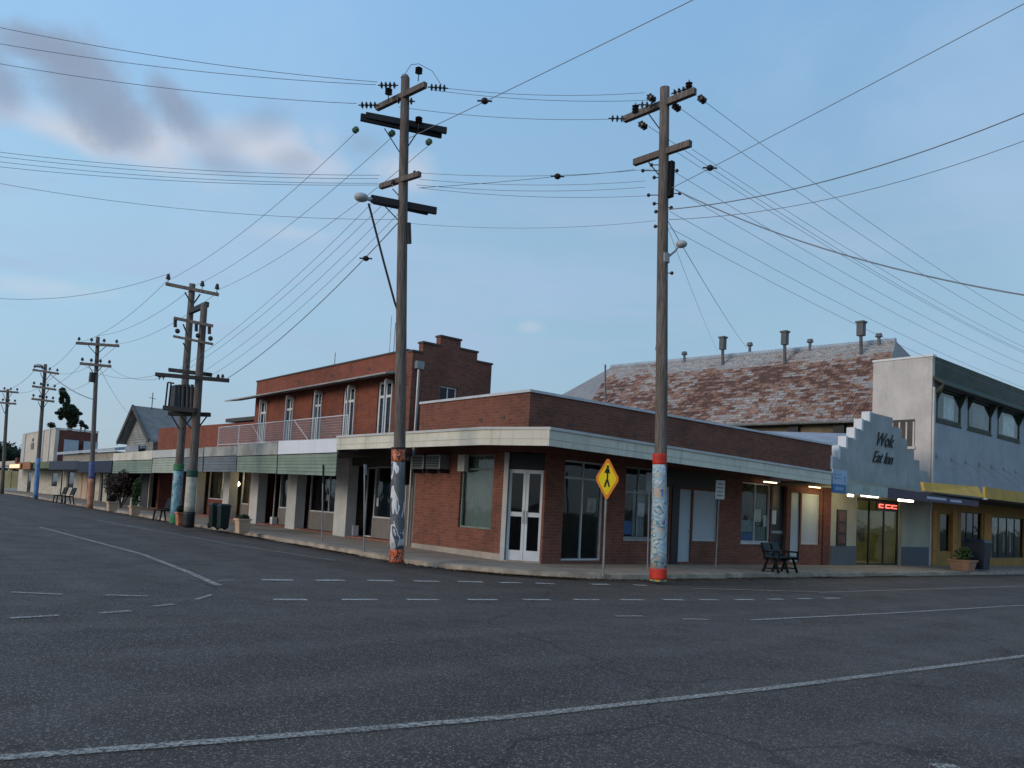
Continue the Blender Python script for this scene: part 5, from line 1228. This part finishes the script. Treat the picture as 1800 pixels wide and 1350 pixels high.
# heavy lines crossing overhead to the right
s = D(712, 246, d1); e = G(1215, 0, 11.2); s2 = G(852, 186, (s[2]*.8+11.2*.2))
e = G(1225, -5, s[2]+.6); w1 = wire(s, s+(e-s)*1.3, .02, .011, 'stay line rising from the swirl painted pole to the top edge of the view')
ff = (852-712)/(1225-712); 
def along(a, b, px):
    lo_, hi_ = 0., 1.
    for _ in range(40):
        m_ = (lo_+hi_)/2
        if proj(a+(b-a)*m_)[0] < px: lo_ = m_
        else: hi_ = m_
    return a+(b-a)*lo_
ballw(along(s, e, 852), '', w1)
s = D(1172, 335, d2); e = G(1810, 0, s[2]+1.2); w1 = wire(s, s+(e-s)*1.2, .02, .011, 'stay line rising from the pale blue painted pole to the top right corner'); ballw(along(s, e, 1248), '', w1)
s = D(1176, 368, d2); e = G(1810, 178, s[2]+.9); wire(s, s+(e-s)*1.15, .42, .014, 'upper of the two sagging cables sweeping up to the right edge')
s = D(1176, 386, d2); e = G(1810, 226, s[2]+.9); wire(s, s+(e-s)*1.15, .45, .010, 'lower of the two sagging cables sweeping up to the right edge')
s = D(1188, 334, d2); e = G(1810, 502, 5.6); wire(s, s+(e-s)*1.15, .38, .016, 'thick black cable falling from the pale blue painted pole to the right edge')
for a in [(1238, 178), (1195, 190), (1140, 222)]:
    s = D(*a, d2); wire(s, s+np.array([42, -.4, -.6]), .9, .008, 'upper thin line running down the right street from the pale blue painted pole', 'upper lines above the right street')
for a in [(1216, 262), (1190, 268), (1182, 300), (1182, 330), (1178, 372), (1176, 400)]:
    s = D(*a, d2); wire(s, s+np.array([42, -.3, -.3]), .8, .007, 'lower thin line running down the right street from the pale blue painted pole', 'lower lines above the right street')
wire(D(1172, 385, d2), onroof(1313, 612), .15, .012, 'dark service line dropping from the pale blue painted pole to the hall ridge')
wire(D(1172, 395, d2), onroof(1262, 618), .15, .007, 'thin service line dropping from the pale blue painted pole to the hall roof')
# down the left street
for a, e in [((622, 236), (295, 493)), ((688, 242), (341, 503)), ((752, 257), (382, 510))]:
    wire(D(*a, d1), D(*e, dA), .35, .009, 'upper line from the swirl painted pole to the transformer poles', 'upper lines to the transformer poles')
for a, e in [((655, 356), (306, 655)), ((672, 360), (320, 655)), ((690, 364), (350, 658)), ((702, 374), (372, 660))]:
    wire(D(*a, d1), D(*e, dB), .30, .0075, 'middle line from the swirl painted pole to the transformer poles', 'middle lines to the transformer poles')
s = D(703, 388, d1); e = D(400, 665, dB); w1 = wire(s, e, .3, .013, 'darker low line with a black insulator, swirl painted pole to transformer poles'); ballw(along(e, s, 644)+np.array([0, 0, -.18]), '', w1)
for a, e in [((292, 495), (138, 602)), ((340, 505), (172, 590)), ((383, 513), (205, 605)), ((280, 658), (145, 640)), ((300, 660), (190, 643))]:
    wire(D(*a, dA), D(*e, d3), .4, .011, 'thin line from the transformer poles to the orange based pole', 'lines from the transformer poles to the orange based pole')
for a, e in [((135, 603), (60, 652)), ((205, 608), (100, 656)), ((143, 640), (60, 680)), ((193, 644), (96, 685))]:
    wire(D(*a, d3), D(*e, d4), .5, .012, 'thin line from the orange based pole to the blue based pole', 'lines from the orange based pole to the blue based pole')
for a, e in [((60, 652), (-4, 686)), ((100, 656), (31, 690))]:
    wire(D(*a, d4), D(*e, d5), .4, .013, 'thin line from the blue based pole to the farthest pole', 'lines from the blue based pole to the farthest pole')
wire(D(86, 655, d4), D(163, 702, d3), .2, .03, 'thick cable from the blue based pole to the orange based pole')
wire(D(172, 640, d3), D(232, 732, 62), .3, .012, 'service line from the orange based pole to the weatherboard building')
s = D(622, 236, d1); wire(D(300, 480, dA), lvl(0, 512, 8.6, 1.2, D(300, 480, dA)), .5, .011, 'sagging line crossing the sky left of the transformer poles')

# ================================================================== SIGNS AND STREET FURNITURE
def plate_frame(p, face=None):
    # plate facing the camera side street
    n = Vector((-.66, -.75, 0)).normalized() if face is None else Vector(face).normalized()
    return n, Vector((-n.y, n.x, 0))*-1
# pedestrian sign
sb = T(1060, 1012, .15); dep = (sb-Cv)@Fv
ps = thing('pedestrian_sign', 'yellow diamond warning sign with a black walking figure on a thin post', 'road sign', sb)
pt = D(1067, 845, dep); top = D(1068, 812, dep)
q = MB(); q.tube([sb, pt+np.array([.03, .04, 0]), top+np.array([.03, .04, 0])], .024, 8); q.build('post', M('sign_post', (.22, .22, .21), .6), ps)
n_s, u_s = plate_frame(pt); up_s = Vector(tuple((top-sb)/np.linalg.norm(top-sb))); c = Vector(tuple(D(1067, 842, dep)))+n_s*.05
hw_, hh_ = 21.5*dep/FPX, 38.5*dep/FPX
def dia(k, d0, d1_, name, mat, parent, r=.0):
    q = MB(); pts = []
    for a, b in ((1, 0), (0, 1), (-1, 0), (0, -1)): 
        for s in (-.09, .09):
            ca, sa = (a, b)
            pts.append(c+u_s*hw_*k*(a*(1-.09)+(-b if False else 0)+(s if a == 0 else 0)*(1 if b < 0 else -1))+up_s*hh_*k*(b*(1-.09)+(s if b == 0 else 0)*(1 if a > 0 else -1)))
    v = [p+n_s*d0 for p in pts]+[p+n_s*d1_ for p in pts]; n = len(pts)
    q.add(v, [tuple(range(n)), tuple(range(2*n-1, n-1, -1))]+[(i, (i+1) % n, n+(i+1) % n, n+i) for i in range(n)]); return q.build(name, mat, parent)
pl_ = dia(1.0, 0, .008, 'plate', M('orange_sign_edge', (.80, .24, .03), .45, .06, 5), ps)
dia(.79, .009, .011, 'yellow_face', M('yellow_sign_face', (.88, .62, .01), .4, .04, 3), pl_)
q = MB()
def pt2(x, y, o=.013): return c+u_s*hw_*x+up_s*hh_*y+n_s*o
def blk(pts):
    v = [pt2(x, y) for x, y in pts]+[pt2(x, y, .016) for x, y in pts]; n = len(pts)
    q.add(v, [tuple(range(n)), tuple(range(2*n-1, n-1, -1))]+[(i, (i+1) % n, n+(i+1) % n, n+i) for i in range(n)])
blk([(.11*math.cos(a*.785), .56+.065*math.sin(a*.785)) for a in range(8)])
blk([(-.10, .49), (.14, .49), (.16, .30), (.04, .20), (-.06, .22), (-.13, .34)])
blk([(-.06, -.02), (.08, -.02), (.20, -.20), (.25, -.38), (.13, -.38), (.01, -.12), (-.12, -.36), (-.23, -.36), (-.15, -.16)])
blk([(.12, .46), (.27, .28), (.22, .25), (.08, .38)]); blk([(-.1, .46), (-.22, .27), (-.17, .24), (-.05, .38)]); blk([(-.06, .22), (.05, .2), (.06, -.02), (-.05, -.02)])
q.build('walking_figure', LETB, pl_)
# small rectangular signs
def rect_sign(base, top_, rect, label, mat, lines=3, face=None, r=.02):
    b = T(*base, .15); dep = (b-Cv)@Fv; o = thing('parking_sign', label, 'road sign', b, group='small rectangular signs on posts')
    tp = D(*top_, dep); q = MB(); q.tube([b, tp], r, 8); q.build('post', GREYM, o)
    cx, cy, w_, h_ = rect; c = Vector(tuple(D(cx, cy, dep))); n, u = plate_frame(c, face); up = Vector(tuple((tp-b)/np.linalg.norm(tp-b)))
    a = u*w_/2*dep/FPX; bb = up*h_/2*dep/FPX; c = c+n*.03
    q = MB(); q.hexa([c-a-bb, c+a-bb, c+a+bb, c-a+bb], [c-a-bb+n*.006, c+a-bb+n*.006, c+a+bb+n*.006, c-a+bb+n*.006]); p_ = q.build('plate', mat, o)
    if lines:
        q = MB()
        for k in range(lines):
            z = -.62+k*1.24/(lines-1); zz = c+bb*z+n*.008; s_ = .7-.12*(k % 2)
            q.hexa([zz-a*s_-bb*.07, zz+a*s_-bb*.07, zz+a*s_+bb*.07, zz-a*s_+bb*.07], [zz-a*s_-bb*.07+n*.002, zz+a*s_-bb*.07+n*.002, zz+a*s_+bb*.07+n*.002, zz-a*s_+bb*.07+n*.002])
        q.build('printing', M('sign_print', (.22, .26, .28), .5), p_)
rect_sign((1258, 998), (1265, 845), (1265.5, 861, 16, 33), 'small white rectangular sign on a thin post before the white boarded window', M('white_sign', (.62, .63, .62), .5, .05, 4), 4)
rect_sign((1138, 1000), (1142, 832), (1141, 848, 11, 34), 'small grey sign partly hidden behind the pale blue painted pole', M('grey_sign', (.22, .225, .24), .5, .05, 4), 0)
rect_sign((566, 952), (568, 817), (567.5, 833, 4, 32), 'narrow dark sign seen edge on in front of the green valance', M('dark_sign', (.045, .06, .055), .6), 0, (0, -1, 0))
rect_sign((640, 970), (641, 816), (641.5, 826, 5, 18), 'narrow pale sign seen edge on left of the swirl painted pole', GREYM, 0, (0, -1, 0))

# bench by the right kerb
bb_ = T(1372, 1006, .15)
be = thing('street_bench', 'dark teal slatted bench on three black cast frames beside the kerb', 'bench', bb_)
L_ = 1.12; be.rotation_euler = (0, 0, 0)
for k in range(3):
    x = -L_/2+.05+k*(L_-.1)/2; q = MB()
    q.beam((x, -.25, 0), (x, -.1, .42), .05, .06); q.beam((x, .28, 0), (x, .12, .42), .05, .06); q.beam((x, -.28, .42), (x, .25, .40), .05, .06); q.beam((x, .22, .40), (x, .36, .86), .05, .05)
    q.beam((x, -.22, .12), (x, .25, .12), .04, .04); q.build('frame', BLACKP, be, local=True)
    q = MB(); q.beam((x, -.27, .62), (x, .27, .62), .05, .05); q.beam((x, -.25, .42), (x, -.25, .62), .04, .04); q.build('armrest', BLACKP, be, local=True)
q = MB()
for k in range(5): q.box(-L_/2, L_/2, -.26+k*.10, -.18+k*.10, .45, .48)
q.build('seat', TEAL, be, local=True)
for s in (0, 1):
    q = MB(); x0 = -L_/2+.1+s*(L_-.1)/2; x1 = x0+(L_-.3)/2
    for k in range(4):
        z = .50+k*.095; y = .25+k*.03; q.hexa([(x0, y, z), (x1, y, z), (x1, y+.03, z), (x0, y+.03, z)], [(x0, y+.02, z+.08), (x1, y+.02, z+.08), (x1, y+.05, z+.08), (x0, y+.05, z+.08)])
    q.build('backrest', TEAL, be, local=True)
    q = MB(); q.box(x0+.2, x0+.42, .235, .247, .56, .64); q.build('plaque', GREYM, be, local=True)
# bins
def bin_(px, label, w_=.56, h_=1.0, mat=None, group=None):
    b = T(*px, .15); o = thing('litter_bin', label, 'bin', b, group=group)
    q = MB(); s0, s1 = w_*.42, w_*.5
    q.hexa([(-s0, -s0, .06), (s0, -s0, .06), (s0, s0, .06), (-s0, s0, .06)], [(-s1, -s1, h_*.9), (s1, -s1, h_*.9), (s1, s1, h_*.9), (-s1, s1, h_*.9)]); q.build('body', mat or BINM, o, local=True, bevel=.03)
    q = MB(); q.hexa([(-s1-.03, -s1-.03, h_*.9), (s1+.03, -s1-.03, h_*.9), (s1+.03, s1+.03, h_*.9), (-s1-.03, s1+.03, h_*.9)], [(-s1*.8, -s1*.8, h_), (s1*.8, -s1*.8, h_), (s1*.8, s1*.8, h_), (-s1*.8, s1*.8, h_)]); q.build('lid', mat or BINM, o, local=True, bevel=.02)
    q = MB(); q.tube([(-s0, s0, .1), (-s0+.06, s0, .1)], .1, 10); q.tube([(s0-.06, s0, .1), (s0, s0, .1)], .1, 10); q.build('wheel', BLACKP, o, local=True)
    q = MB(); q.tube([(-s1, s1+.06, h_*.9), (s1, s1+.06, h_*.9)], .018, 6); q.build('handle', BLACKP, o, local=True)
    return o
bin_((376, 929), 'dark green bin nearer the transformer poles, left of the pair', .36, .90, group='pair of dark green bins')
bin_((391, 932), 'dark green bin nearer the tan planter, right of the pair', .36, .90, group='pair of dark green bins')
bin_((1718, 1003), 'dark blue-black bin beside the terracotta planter on the right footpath', .85, 1.35, M('blue_black_bin', (.016, .022, .035), .5))
# planters
def planter(px, s, h, label, mat, leaf, lh, n=260, ls=.07):
    b = T(*px, .15); o = thing('planter', label, 'planter', b, group='planters on the footpaths'); q = MB(); k = .8
    q.hexa([(-s*k, -s*k, 0), (s*k, -s*k, 0), (s*k, s*k, 0), (-s*k, s*k, 0)], [(-s, -s, h), (s, -s, h), (s, s, h), (-s, s, h)]); q.build('pot', mat, o, local=True, bevel=.02)
    q = MB(); [q.box(*v) for v in ((-s-.03, s+.03, -s-.03, -s+.05, h, h+.06), (-s-.03, s+.03, s-.05, s+.03, h, h+.06), (-s-.03, -s+.05, -s+.05, s-.05, h, h+.06), (s-.05, s+.03, -s+.05, s-.05, h, h+.06))]; q.build('rim', mat, o, local=True)
    foliage('plant', leaf, [((0, 0, h+lh*.5), (s*.9, s*.9, lh*.55)), ((s*.3, -s*.2, h+lh*.7), (s*.5, s*.5, lh*.4))], o, n, ls, local=True)
planter((425, 937), .20, .42, 'tan square planter with low plants right of the bins', TANP, LEAF_D, .16)
planter((236, 906), .20, .36, 'tan planter with an upright green shrub left of the transformer poles', TANP, LEAF_G, 1.2, 500)
planter((196, 899), .21, .40, 'tan planter at the far end in front of the dark red shrub', TANP, LEAF_R, .4, 300)
planter((317, 924), .16, .42, 'small orange and white planter between the transformer poles', M('orange_pot', (.42, .16, .08), .7, .3, 6), LEAF_D, .3, 200)
planter((1692, 1003), .42, .40, 'terracotta planter with a small green plant in front of the yellow wall', TERRA, LEAF_G, .55, 260)
b = T(212, 893, .15); t = thing('red_shrub', 'large dark red leafed shrub in the recess of the shop row', 'shrub', b)
q = MB(); [q.tube([(0, 0, 0), (random.uniform(-.5, .5), random.uniform(-.8, .8), 1.3)], [.05, .02], 6) for _ in range(5)]; q.build('stem', WOOD, t, local=True)
foliage('foliage', LEAF_R, [((random.uniform(-.6, .6), random.uniform(-1.3, 1.3), .9+random.uniform(-.3, .7)), (.6, .7, .55)) for _ in range(7)], t, 420, .11, local=True)
# benches / chairs on the left footpath
def chair(px, label, n=1, s=1.):
    b = T(*px, .15); o = thing('footpath_seat', label, 'seat', b, group='dark seats on the left footpath')
    q = MB(); q.box(-.22, .22, -.5, .5, .40, .45); q.build('seat', BLACKP, o, local=True)
    q = MB(); q.hexa([(.2, -.5, .5), (.24, -.5, .5), (.24, .5, .5), (.2, .5, .5)], [(.32, -.5, .9), (.36, -.5, .9), (.36, .5, .9), (.32, .5, .9)]); q.build('backrest', BLACKP, o, local=True)
    for y in (-.42, .42):
        q = MB(); q.beam((-.2, y, 0), (-.15, y, .42), .05, .05); q.beam((.28, y, 0), (.2, y, .42), .05, .05); q.beam((.2, y, .42), (.33, y, .9), .04, .04); q.build('leg', BLACKP, o, local=True)
chair((284, 916), 'dark seat beside the blue painted transformer pole'); chair((103, 884), 'dark far seat left of the orange based pole, the left one'); chair((117, 886), 'dark far seat left of the orange based pole, the right one')

scene.cycles.samples = 64
scene.cycles.pixel_filter_width = 1.9
